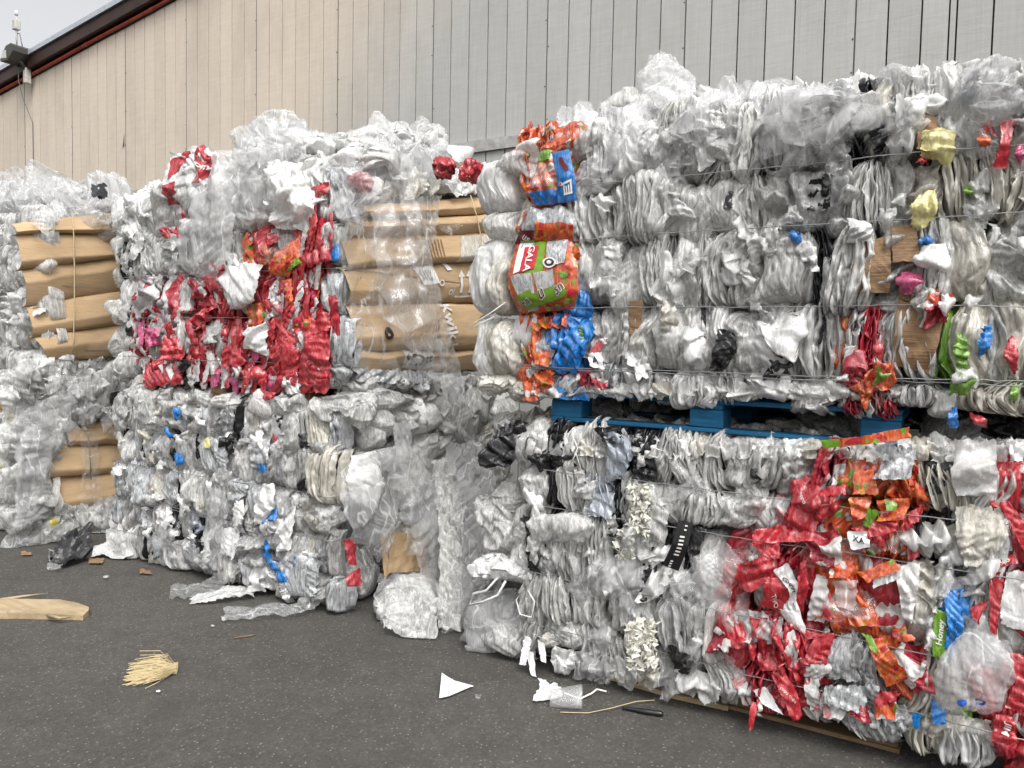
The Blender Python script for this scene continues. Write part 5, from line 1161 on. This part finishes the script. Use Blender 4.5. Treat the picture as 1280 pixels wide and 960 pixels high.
for k in range(74):
    x = rs.uniform(288, 414); y = rs.choice([352, 375, 398, 420, 450, 462]) + rs.uniform(-8, 8); l = rs.uniform(28, 62); w = rs.uniform(5, 14)
    if x < 330 and y < 390: continue
    if y + l > 492: l = 492 - y
    o_ = rs.uniform(.05, .1); dx = rs.normal(0, 5)
    fsheet(b, [(x, y, o_ - .03), (x - 2, y + l * .5, o_ + .02), (x + dx, y + l, o_)], [(x + w, y, o_ - .03), (x + w + 2, y + l * .5, o_ + .02), (x + w * .6 + dx, y + l * .95, o_)], ['red', 'red', 'red', 'redclear', 'red', 'white', 'redwhite', 'pink'][k % 8], amp=.28, bulge=.0, name='red_strip')
for k in range(40):
    x = rs.uniform(168, 290); y = rs.choice([345, 380, 405, 440, 462]) + rs.uniform(-8, 8); l = min(rs.uniform(22, 48), 486 - y); w = rs.uniform(5, 13); o_ = rs.uniform(.05, .1); dx = rs.normal(0, 6)
    fsheet(b, [(x, y, o_ - .03), (x + dx, y + l, o_)], [(x + w, y, o_ - .03), (x + w * .6 + dx, y + l * .95, o_)], ['red', 'clear', 'redclear', 'pink', 'clear', 'redwhite', 'black', 'milky'][k % 8], amp=.4, bulge=.01, name='red_strip')
for (x, y, r) in [(158, 310, .09), (158, 345, .09), (160, 390, .11), (156, 430, .1), (162, 460, .09), (200, 270, .12), (185, 290, .1)]:
    b.blob(b.loc(x, y, -.02), (r * .8, r, r), 'clear', amp=.45, name='film_bag')
for (x, y, d) in [(590, 215, .45), (555, 212, .3), (408, 232, .02), (450, 228, .02)]:
    c = on_t(x, y, b.t0 + d) - b.base; b.blob(c, (.06, .06, .05), 'red', amp=.7, name='red_bag')

# ------------------------------------------------------------------ middle stack, lower bale: single pieces
b = ML
flaps(b, 36, (.06, .17), {'veil': .3, 'silver': .15, 'clear': .2, 'grey': .35}, out=(.04, .1))
scatter(b, 70, (.03, .09), {'white': .2, 'clear': .25, 'milky': .15, 'black': .1, 'silver': .19, 'blue': .05, 'dirty': .06})
for k in range(22):
    x = 175 + k * 13; c = b.loc(x, 492, -.1 * (k % 3)); c[2] = b.H - .0; b.blob(c, (.1, .1, .05), ['clear', 'grey', 'milky'][k % 3], amp=.6)
for (m, L, Rr, am) in [('black', [(374, 515, .06), (372, 560, .08)], [(384, 512, .06), (386, 560, .08)], .4), ('black', [(352, 535, .05), (350, 575, .07)], [(358, 535, .05), (358, 575, .07)], .4), ('white', [(328, 605, .09), (318, 640, .12), (318, 656, .1)], [(342, 605, .09), (344, 630, .12), (330, 656, .1)], .3), ('white', [(276, 660, .08), (276, 690, .1)], [(302, 658, .08), (294, 700, .1)], .5),
                       ('silver', [(310, 550, .07), (312, 580, .1)], [(336, 548, .07), (338, 582, .1)], .45), ('blue', [(322, 576, .09), (322, 588, .1)], [(332, 575, .09), (332, 590, .1)], .4), ('blue', [(218, 566, .09), (220, 582, .1)], [(228, 566, .09), (230, 580, .1)], .4), ('blue', [(346, 715, .09), (346, 728, .1)], [(362, 712, .09), (362, 728, .1)], .4), ('blue', [(366, 695, .09), (366, 712, .1)], [(374, 698, .09), (374, 714, .1)], .4), ('blue', [(328, 640, .08), (328, 660, .1)], [(346, 632, .08), (344, 650, .1)], .5),
                       ('veil', [(268, 600, .08), (256, 660, .12), (252, 710, .14)], [(280, 600, .08), (284, 660, .12), (276, 712, .14)], .3), ('yellow', [(255, 548, .09), (255, 560, .1)], [(264, 547, .09), (264, 561, .1)], .3), ('green', [(183, 498, .06), (184, 520, .08)], [(188, 497, .06), (190, 520, .08)], .4), ('red', [(332, 488, .05), (326, 500, .07)], [(344, 490, .05), (342, 500, .07)], .5), ('red', [(340, 540, .05), (342, 552, .07)], [(346, 540, .05), (348, 552, .07)], .5), ('white', [(352, 650, .09), (345, 690, .11)], [(370, 632, .09), (362, 690, .11)], .5), ('white', [(350, 725, .08), (354, 748, .1)], [(364, 728, .08), (362, 752, .1)], .5), ('white', [(318, 725, .07), (312, 740, .1)], [(334, 712, .07), (326, 738, .1)], .5), ('silver', [(350, 690, .08), (350, 745, .09)], [(398, 690, .08), (395, 745, .09)], .5)]:
    fsheet(b, L, Rr, m, amp=am, bulge=.02, name='bag_scrap')
# end of the bale: loose film pulled down over cardboard
for k in range(22):  # wads added on the bale top to shut light out of the pallet gap
    b.blob((.2 + (b.L - .3) * ((k * 5) % 22) / 22, .4 + .3 * (k % 4), b.H + .05), (.13, .14, .1), ['grey', 'clear'][k % 2], amp=.5)
for k in range(26):
    c = b.locE(600 + (k * 13) % 60, 495 + (k * 41) % 260, 0); c[1] = min(c[1], b.D - .05); c[0] = b.L - .05
    b.blob(c, (.14, .16, .15), ['grey', 'clear', 'dirty'][k % 3], amp=.5)
rg0 = b.rng
for k in range(34):
    x, y = rg0.uniform(440, 610), rg0.uniform(500, 780)
    b.blob(b.locE(x, y, -.1 + rg0.uniform(0, .05)), (.13, .15, .14), ['grey', 'clear', 'dirty'][k % 3], amp=.55)
for (x, y, rx, ry, m) in [(470, 525, 42, 22, 'clear'), (520, 520, 45, 24, 'milky'), (565, 530, 36, 30, 'clear'), (535, 556, 50, 18, 'milky'), (455, 545, 20, 22, 'clear'), (590, 500, 30, 26, 'clear'), (480, 500, 60, 14, 'grey'), (620, 520, 26, 30, 'clear')]:
    k = 4.3 / F_PX; b.blob(b.locE(x, y, .02), (.12, rx * k * 1.6, ry * k), m, amp=.42, name='film_wad')
card = esheet(b, [(486, 664, .22), (485, 716, .24)], [(534, 668, .22), (532, 714, .24)], 'kraft', amp=.06, scales=(.3, .1), name='cardboard_piece', smooth=True)
esheet(b, [(476, 672, .2), (480, 722, .2)], [(488, 662, .22), (487, 718, .23)], 'kraft', amp=.15, name='cardboard_piece')
esheet(b, [(540, 720, .1), (542, 748, .1)], [(560, 722, .1), (558, 745, .1)], 'kraft', amp=.1, name='cardboard_piece')
for (m, L, Rr, am, bu) in [('veil2', [(450, 560, .05), (428, 600, .14), (424, 640, .15), (440, 680, .13)], [(488, 565, .08), (500, 610, .17), (505, 650, .17), (478, 702, .15)], .3, .06), ('milky', [(440, 570, .1), (432, 600, .16), (440, 625, .15)], [(470, 562, .1), (478, 600, .18), (470, 640, .16)], .3, .05),
                           ('veil', [(470, 560, .06), (500, 620, .16), (508, 690, .18)], [(530, 560, .06), (540, 620, .18), (530, 700, .2)], .28, .05), ('veil', [(520, 575, .05), (528, 650, .16), (545, 720, .18), (552, 780, .14)], [(600, 570, .02), (612, 640, .12), (608, 720, .14), (590, 785, .12)], .25, .05),
                           ('veil2', [(560, 560, .02), (575, 640, .14), (580, 720, .16), (575, 780, .12)], [(625, 560, .0), (630, 640, .1), (626, 720, .12), (612, 785, .1)], .3, .05), ('veil2', [(500, 590, .1), (515, 660, .2), (530, 730, .2)], [(545, 590, .1), (560, 660, .2), (566, 740, .2)], .3, .05),
                           ('veil2', [(530, 600, .1), (536, 680, .17), (540, 760, .18)], [(565, 600, .1), (570, 680, .17), (575, 770, .16)], .3, .04), ('veil2', [(470, 725, .14), (468, 755, .18), (490, 790, .17)], [(560, 715, .14), (565, 755, .18), (545, 795, .15)], .4, .06), ('milky', [(500, 720, .16), (500, 748, .2)], [(548, 716, .16), (550, 755, .2)], .4, .05),
                           ('veil', [(480, 770, .18), (505, 798, .2)], [(545, 765, .18), (548, 800, .2)], .35, .03), ('veil2', [(490, 530, .1), (496, 570, .15), (505, 610, .16)], [(512, 525, .1), (516, 570, .16), (512, 610, .17)], .35, .03), ('veil2', [(548, 470, .1), (560, 510, .16), (590, 575, .14)], [(580, 470, .1), (588, 520, .16), (600, 575, .14)], .2, .02), ('red', [(430, 675, .06), (436, 705, .08)], [(444, 672, .06), (446, 708, .09)], .4, .01), ('red', [(432, 722, .07), (434, 734, .08)], [(450, 708, .07), (452, 732, .09)], .4, .01)]:
    esheet(b, [(x, y, o_ + .1) for x, y, o_ in L], [(x, y, o_ + .1) for x, y, o_ in Rr], m, amp=am, bulge=bu, name='film_sheet' if m != 'red' else 'red_bag')

def GZ(b, x, y, z=.02): return on_z(x, y, z) - b.base
for (m, T0, T1, B0, B1, am) in [('clear', (540, 575), (572, 575), (548, 785), (575, 790), .5), ('veil2', (560, 555), (610, 555), (570, 785), (612, 772), .5), ('veil', (470, 722), (535, 722), (478, 778), (540, 798), .3), ('veil2', (545, 600), (575, 600), (556, 790), (590, 785), .5), ('clear', (478, 730), (545, 730), (484, 790), (545, 799), .4), ('milky', (488, 715), (552, 715), (500, 770), (556, 775), .4), ('grey', (575, 600), (610, 610), (590, 780), (628, 770), .5)]:
    up = E_(b, [(T0[0], T0[1], .1), (T1[0], T1[1], .1)]); dn = [GZ(b, *B0), GZ(b, *B1)]
    mid = [(u * .45 + d * .55) + np.array([.05, -.03, .06]) for u, d in zip(up, dn)]
    b.sheet([up[0], mid[0], dn[0]], [up[1], mid[1], dn[1]], m, amp=am, bulge=.05, name='film_sheet')
for (x, y, r, m) in [(500, 772, .07, 'milky'), (530, 782, .07, 'clear'), (560, 775, .09, 'grey'), (485, 768, .08, 'clear'), (590, 770, .1, 'grey')]:
    c = GZ(b, x, y); c[2] = .07 - b.z0; b.blob(c, (r, r, r * .7), m, amp=.5)
# ------------------------------------------------------------------ left stack: single pieces
b = LU
CARD_L = [((20, 280, .02), (20, 294, .02), (150, 265, .02), (150, 291, .02)), ((22, 294, .02), (24, 337, .02), (158, 291, .02), (158, 320, .02)), ((28, 336, .02), (33, 383, .02), (160, 320, .02), (160, 363, .02)),
          ((36, 383, .02), (40, 423, .02), (162, 362, .02), (162, 402, .02)), ((44, 422, .02), (60, 452, .02), (164, 400, .02), (164, 443, .02))]
for q in CARD_L: card_layer(b, *q, bulge=.06)
box('film_backing', b.L - .16, b.L - .1, .1, b.D - .05, .05, b.H, M['clear'], b.o)
tube('twine', E_(b, [(90, 266, .05), (92, 292, .09), (93, 335, .1), (93, 380, .1), (92, 425, .1), (88, 448, .07)]), .004, M['twine'], b.o)
heap(b, [(-30, 235), (0, 226), (40, 222), (75, 222), (95, 232), (130, 226), (160, 240), (185, 252)], {'veil2': .6, 'milky': .3, 'veil': .1}, depth=(.0, .9), r=(.12, .2), step=20, layers=3, amp=.5)
stand(b, [(42, 210, .3), (30, 225, .2), (35, 262, .05)], [(72, 214, .3), (95, 226, .3), (92, 262, .05)])
stand(b, [(120, 212, .5), (108, 230, .4), (110, 262, .3)], [(132, 216, .5), (165, 236, .5), (160, 266, .4)])
stand(b, [(0, 215, .2), (-5, 235, .1), (0, 262, .0)], [(28, 214, .2), (35, 235, .1), (40, 265, .0)])
fsheet(b, [(32, 258, .02), (30, 276, .1), (48, 288, .12)], [(80, 256, .0), (78, 270, .1), (58, 290, .12)], 'veil', amp=.4, name='film_sheet')
for (x0, y0, x1, y1) in [(114, 230, 122, 246), (122, 228, 132, 248), (38, 252, 56, 262), (18, 262, 30, 276)]:
    b.sheet(T_(b, [(x0, y0, .1), (x0, y1, .02)]), T_(b, [(x1, y0 + 2, .1), (x1 + 3, y1, .02)]), 'black', amp=.3, name='black_scrap')
flaps(b, 26, (.1, .22), {'clear': .4, 'veil2': .3, 'milky': .3}); scatter(b, 26, (.05, .12), {'clear': .4, 'milky': .3, 'black': .15, 'white': .15})
for (x, y, r, m) in [(20, 440, .1, 'clear'), (45, 450, .08, 'milky'), (28, 400, .07, 'white'), (34, 430, .07, 'clear'), (16, 300, .1, 'clear'), (14, 360, .1, 'grey')]: b.blob(b.loc(x, y, .0), (r, r, r), m, amp=.6)
b = LL
for q in [((84, 536, .02), (84, 558, .02), (165, 522, .02), (165, 554, .02)), ((60, 559, .02), (60, 598, .02), (168, 553, .02), (168, 588, .02)), ((58, 600, .02), (58, 640, .02), (170, 588, .02), (170, 622, .02))]: card_layer(b, *q, bulge=.05)
rg0 = b.rng
for k in range(95):
    x, y = rg0.uniform(20, 160), rg0.uniform(455, 690)
    if 62 < x < 160 and 528 < y < 628: continue
    b.blob(b.locE(x, y, -.06 + rg0.uniform(0, .06)), np.array([.1, .13, .1]) * rg0.uniform(.7, 1.3), ['clear', 'grey', 'veil2', 'grey', 'clear'][k % 5], amp=.55)
for k in range(42):
    x, y = rg0.uniform(-10, 150), rg0.uniform(450, 670)
    if 70 < x and 520 < y < 620: continue
    w, l = rg0.uniform(14, 34), rg0.uniform(20, 60)
    esheet(b, [(x, y, .0), (x - 4, y + l * .5, .1), (x + 5, y + l, .08)], [(x + w, y, .0), (x + w + 4, y + l * .5, .12), (x + w - 8, y + l * .9, .08)], ['veil', 'veil2', 'clear', 'veil2'][k % 4], amp=.45, bulge=.04, name='film_sheet')
for (x, y, m) in [(15, 485, 'gold'), (10, 515, 'gold'), (14, 540, 'gold'), (8, 610, 'gold'), (30, 640, 'gold'), (32, 660, 'gold'), (36, 480, 'yellow')]:
    c = b.loc(x, y, .1); b.scrap(c, .12, m, (0.3, -1, 0), 1.2, .6, name='yellow_bag')
esheet(b, [(24, 525, .1), (20, 580, .16), (18, 660, .12)], [(62, 520, .1), (66, 580, .16), (60, 640, .14)], 'veil2', amp=.3, bulge=.06, name='film_sheet')
esheet(b, [(100, 540, .1), (104, 590, .12), (96, 640, .12)], [(122, 540, .1), (124, 590, .12), (132, 640, .12)], 'veil3', amp=.3, name='film_sheet')
fsheet(b, [(140, 492, -.3), (138, 515, -.28)], [(158, 486, -.3), (152, 515, -.28)], 'black', amp=.4, name='black_scrap')
tube('twine', E_(b, [(108, 530, .06), (112, 560, .09), (114, 600, .09)]), .004, M['cable'], b.o)

# ------------------------------------------------------------------ litter on the asphalt
class Loose(Bale):
    def __init__(s, x, y, seed, res=.008):
        p = on_z(x, y, 0.0); s.base = np.array([p[0], p[1], 0.0]); s.z0 = 0.0; s.o = None; s.rng = np.random.default_rng(seed); s.res = res
        s.H = 1; s.L = s.D = 1
    def g(s, pts): return [on_z(x, y, 0.0) - s.base + np.array([0, 0, z]) for x, y, z in pts]
    def put(s, o, label, cat, name=None):
        o.location = world_of(*s.base); o.rotation_euler = (0, 0, ANG)
        if name: o.name = name
        return tag(o, label, cat)
def ground_sheet(x, y, L, Rr, mat, name, label, cat, seed, amp=.4, **k):
    q = Loose(x, y, seed); d = q.sheet(q.g(L), q.g(Rr), mat, name, amp=amp, **k); q.put(d['o'], label, cat); return d
ground_sheet(260, 740, [(212, 752, .02), (262, 752, .03), (285, 738, .05), (308, 712, .12)], [(214, 735, .02), (250, 740, .05), (268, 730, .06), (290, 705, .12)], 'veil', 'film_strip', 'curling strip of clear film trailing from the grey bale onto the asphalt', 'film', 31, amp=.3)
ground_sheet(290, 748, [(240, 756, .015), (280, 757, .03), (318, 750, .03)], [(240, 750, .02), (280, 742, .05), (318, 738, .04)], 'milky', 'film_strip', 'milky crumpled film strip lying beside the foot of the grey bale', 'film', 32, amp=.4)
ground_sheet(340, 770, [(278, 780, .015), (330, 778, .03), (378, 775, .03), (400, 765, .05)], [(282, 765, .02), (330, 768, .05), (370, 762, .05), (398, 740, .1)], 'veil2', 'film_strip', 'long flat strip of clear film nearest to the straw brush on the asphalt', 'film', 33, amp=.3)
ground_sheet(98, 695, [(62, 710, .02), (85, 712, .05), (112, 700, .04)], [(70, 690, .03), (88, 682, .12), (112, 680, .1)], 'bluegrey_dark', 'black_bag', 'crumpled dark grey plastic bag on the asphalt by the loose clear film', 'bag', 34, amp=.45)
ground_sheet(75, 705, [(60, 716, .015), (78, 717, .02)], [(62, 696, .05), (80, 698, .06)], 'veil2', 'film_scrap', 'small clear scrap of film in front of the dark crumpled bag', 'film', 35, amp=.5)
ground_sheet(140, 695, [(116, 698, .015), (165, 702, .015)], [(118, 688, .04), (160, 688, .05)], 'white', 'film_scrap', 'flat white plastic rag between the dark bag and the grey bale', 'film', 36, amp=.4)
ground_sheet(150, 680, [(130, 692, .02), (165, 700, .02)], [(140, 655, .2), (168, 665, .2)], 'milky', 'film_bag', 'flared milky bag end fanning out at the foot of the grey bale', 'film', 40, amp=.35)
ground_sheet(122, 702, [(110, 706, .01), (128, 707, .012)], [(112, 700, .014), (130, 701, .016)], 'kraft_dark', 'cardboard_scrap', 'brown cardboard scrap beside the dark crumpled bag', 'cardboard', 37, amp=.15)
ground_sheet(32, 694, [(26, 696, .008), (38, 696, .008)], [(27, 692, .02), (40, 693, .012)], 'kraft_dark', 'cardboard_scrap', 'tiny tan chip lying alone on the asphalt before the yellow film', 'cardboard', 38, amp=.2)
ground_sheet(182, 718, [(174, 719, .008), (190, 720, .008)], [(175, 715, .02), (188, 716, .014)], 'kraft_dark', 'cardboard_scrap', 'tan chip on open asphalt near the foot of the grey bale', 'cardboard', 39, amp=.2)
# folded white paper
d = ground_sheet(568, 865, [(549, 876, .006), (560, 874, .01), (588, 862, .006)], [(552, 855, .05), (565, 858, .03), (592, 861, .012)], 'label', 'paper_scrap', 'folded white triangle of paper on the asphalt', 'paper', 41, amp=.04, rough_edge=0, res=.02)
ground_sheet(598, 874, [(594, 878, .006), (600, 879, .006)], [(594, 871, .01), (602, 872, .008)], 'veil2', 'film_scrap', 'small round clear film scrap beside the white paper triangle', 'film', 42, amp=.3)
ground_sheet(688, 874, [(668, 880, .01), (690, 880, .02), (706, 872, .02)], [(674, 864, .06), (688, 868, .05), (702, 866, .03)], 'white', 'film_wad', 'crumpled white plastic wad touching the clear cup', 'film', 43, amp=.6)
# clear cup on its side
q = Loose(706, 884, 44); n = 24
prof = [(-.07, .045), (-.069, .048), (-.06, .047), (0, .041), (.06, .034), (.062, .03), (.062, .005)]
vs = []; 
for (x, r) in prof: vs += [(x, r * math.cos(a), r * math.sin(a)) for a in np.arange(n) * 2 * math.pi / n]
vs = np.array(vs); vs[:, 2] += .049 - .1 * (vs[:, 0] + .07) ; vs[:, 2] = np.maximum(vs[:, 2], .003)
fs = [[k * n + j, k * n + (j + 1) % n, (k + 1) * n + (j + 1) % n, (k + 1) * n + j] for k in range(len(prof) - 1) for j in range(n)]
cup = mesh_obj('plastic_cup', vs, fs, M['veil'], None); q.put(cup, 'clear plastic cup lying on its side on the asphalt', 'cup'); cup.rotation_euler.z = ANG + math.pi + .5
q = Loose(760, 888, 45)
pts = [on_z(x, y, 0) - q.base + np.array([0, 0, .006 + z]) for x, y, z in [(700, 892, 0), (735, 893, .0), (765, 889, .008), (795, 882, .012), (818, 878, .004)]]
o = tube('packing_strap', resample(pts, 30), .0018, M['twine'], None, 5); q.put(o, 'thin straw coloured strap curving past the black stick', 'strap')
q = Loose(735, 875, 46)
pts = [on_z(x, y, 0) - q.base + np.array([0, 0, .008 + z]) for x, y, z in [(705, 874, .02), (725, 876, .0), (740, 872, .012), (746, 868, .015), (758, 868, .005)]]
o = tube('bag_tie', resample(pts, 30), .004, M['ink_white'], None, 5); q.put(o, 'white curled bag tie trailing from the plastic wad', 'tie')
q = Loose(805, 893, 47)
pts = [on_z(x, y, 0) - q.base + np.array([0, 0, .012]) for x, y in [(778, 888), (790, 890), (806, 893), (820, 895), (829, 896)]]
o = tube('black_stick', resample(pts, 20), np.r_[np.linspace(.006, .012, 12), np.full(6, .012), .012, .008], M['plastic_black'], None, 8); q.put(o, 'short black plastic stick lying on the asphalt beside the strap', 'stick')
# straw brush end
q = Loose(195, 846, 48); rg0 = q.rng; vs, fs = [], []
root = on_z(222, 840, 0) - q.base; tip = on_z(163, 846, 0) - q.base
side = np.cross(tip - root, [0, 0, 1]); side /= np.linalg.norm(side); ln = np.linalg.norm(tip - root)
for k in range(300):
    w = rg0.normal(0, 1); e = root + (tip - root) * rg0.uniform(.55, 1.12) + side * w * .06 + np.array([0, 0, abs(rg0.normal(0, .016)) + .004])
    if rg0.random() < .12: e = root + (tip - root) * rg0.uniform(.3, .8) + side * rg0.uniform(-.1, .02) + np.array([0, 0, .005])
    mid = (root + e) / 2 + np.array([0, 0, .03]) * rg0.uniform(.2, 1) + side * w * .03
    r0 = root + side * rg0.normal(0, .012) + np.array([0, 0, abs(rg0.normal(0, .012)) + .006])
    pts = np.array([r0, mid, e]); up = np.array([0, 0, .0011]); sd = side * .0009
    i = len(vs)
    for p_ in pts: vs += [p_ + up, p_ - up + sd, p_ - up - sd]
    for a_ in (0, 3):
        for c_ in range(3): fs.append([i + a_ + c_, i + a_ + (c_ + 1) % 3, i + a_ + 3 + (c_ + 1) % 3, i + a_ + 3 + c_])
vs = np.array(vs); vs[:, 2] = np.maximum(vs[:, 2], .002)
o = mesh_obj('straw_brush', vs, fs, M['straw'], None, smooth=False); q.put(o, 'loose tuft of straw broom bristles lying on open asphalt', 'brush')
# broken slat at the left, with splinters
q = Loose(50, 765, 49)
tw = thing('broken_plank', 'broken pale wooden plank with a splintered end on the asphalt', 'plank', q.base[0], q.base[1], 0)
top_ = [(-60, 756), (20, 756), (75, 757), (98, 761), (111, 766)]; bot_ = [(111, 770), (104, 776), (60, 775), (20, 774), (-60, 774)]
pg = np.array([on_z(x, y, 0) - q.base for x, y in top_ + bot_]); m = len(pg)
rr = np.random.default_rng(3)
vs = np.concatenate([pg + [0, 0, .002], pg + np.c_[np.zeros((m, 2)), .034 + rr.normal(0, .003, m)]])
fs = [list(range(m)), [m + k for k in range(m)][::-1]] + [[k, m + k, m + (k + 1) % m, (k + 1) % m] for k in range(m)]
mesh_obj('board', vs, fs, M['wood_light'], tw, smooth=False)
for pl in ([(0, 757), (30, 752), (60, 748)], [(10, 772), (30, 772), (44, 769), (80, 771)], [(60, 776), (75, 780), (90, 778)]):
    tube('splinter', [on_z(x, y, 0) - q.base + np.array([0, 0, .03]) for x, y in pl], [.012] + [.008] * (len(pl) - 2) + [.002], M['wood_light'], tw, 4)
# loose pale batten in front of the pallet
q = Loose(840, 868, 50)
pg = np.array([on_z(x, y, 0) - q.base for x, y in [(762, 851), (772, 847), (912, 881), (910, 890), (840, 874)]]); m = len(pg)
vs = np.concatenate([pg + [0, 0, .003], pg + [0, 0, .024]])
fs = [list(range(m)), [m + k for k in range(m)][::-1]] + [[k, m + k, m + (k + 1) % m, (k + 1) % m] for k in range(m)]
o = mesh_obj('wooden_batten', vs, fs, M['wood_light'], None, smooth=False); q.put(o, 'long pale yellow batten lying along the foot of the wooden pallet', 'batten')
# pebbles and crumbs
for k, (x, y, r, lab) in enumerate([(133, 724, .02, 'small dark pebble near the tan chip'), (266, 784, .012, 'tiny grey pebble below the long film strip'), (198, 866, .01, 'white crumb just below the straw bristles')]):
    q = Loose(x, y, 60 + k); o = Bale.blob(q, (0, 0, r * .6), (r, r * .8, r * .6), 'grey' if k < 2 else 'white', 'pebble', amp=.3); q.put(o, lab + ' on the asphalt', 'pebble')
q = Loose(305, 796, 70); pts = [on_z(x, y, 0) - q.base + np.array([0, 0, .006]) for x, y in [(292, 799), (306, 797), (320, 795)]]
o = tube('twig', pts, [.004, .005, .003], M['wood'], None, 5); q.put(o, 'short brown twig on the asphalt below the film strips', 'twig')
#END
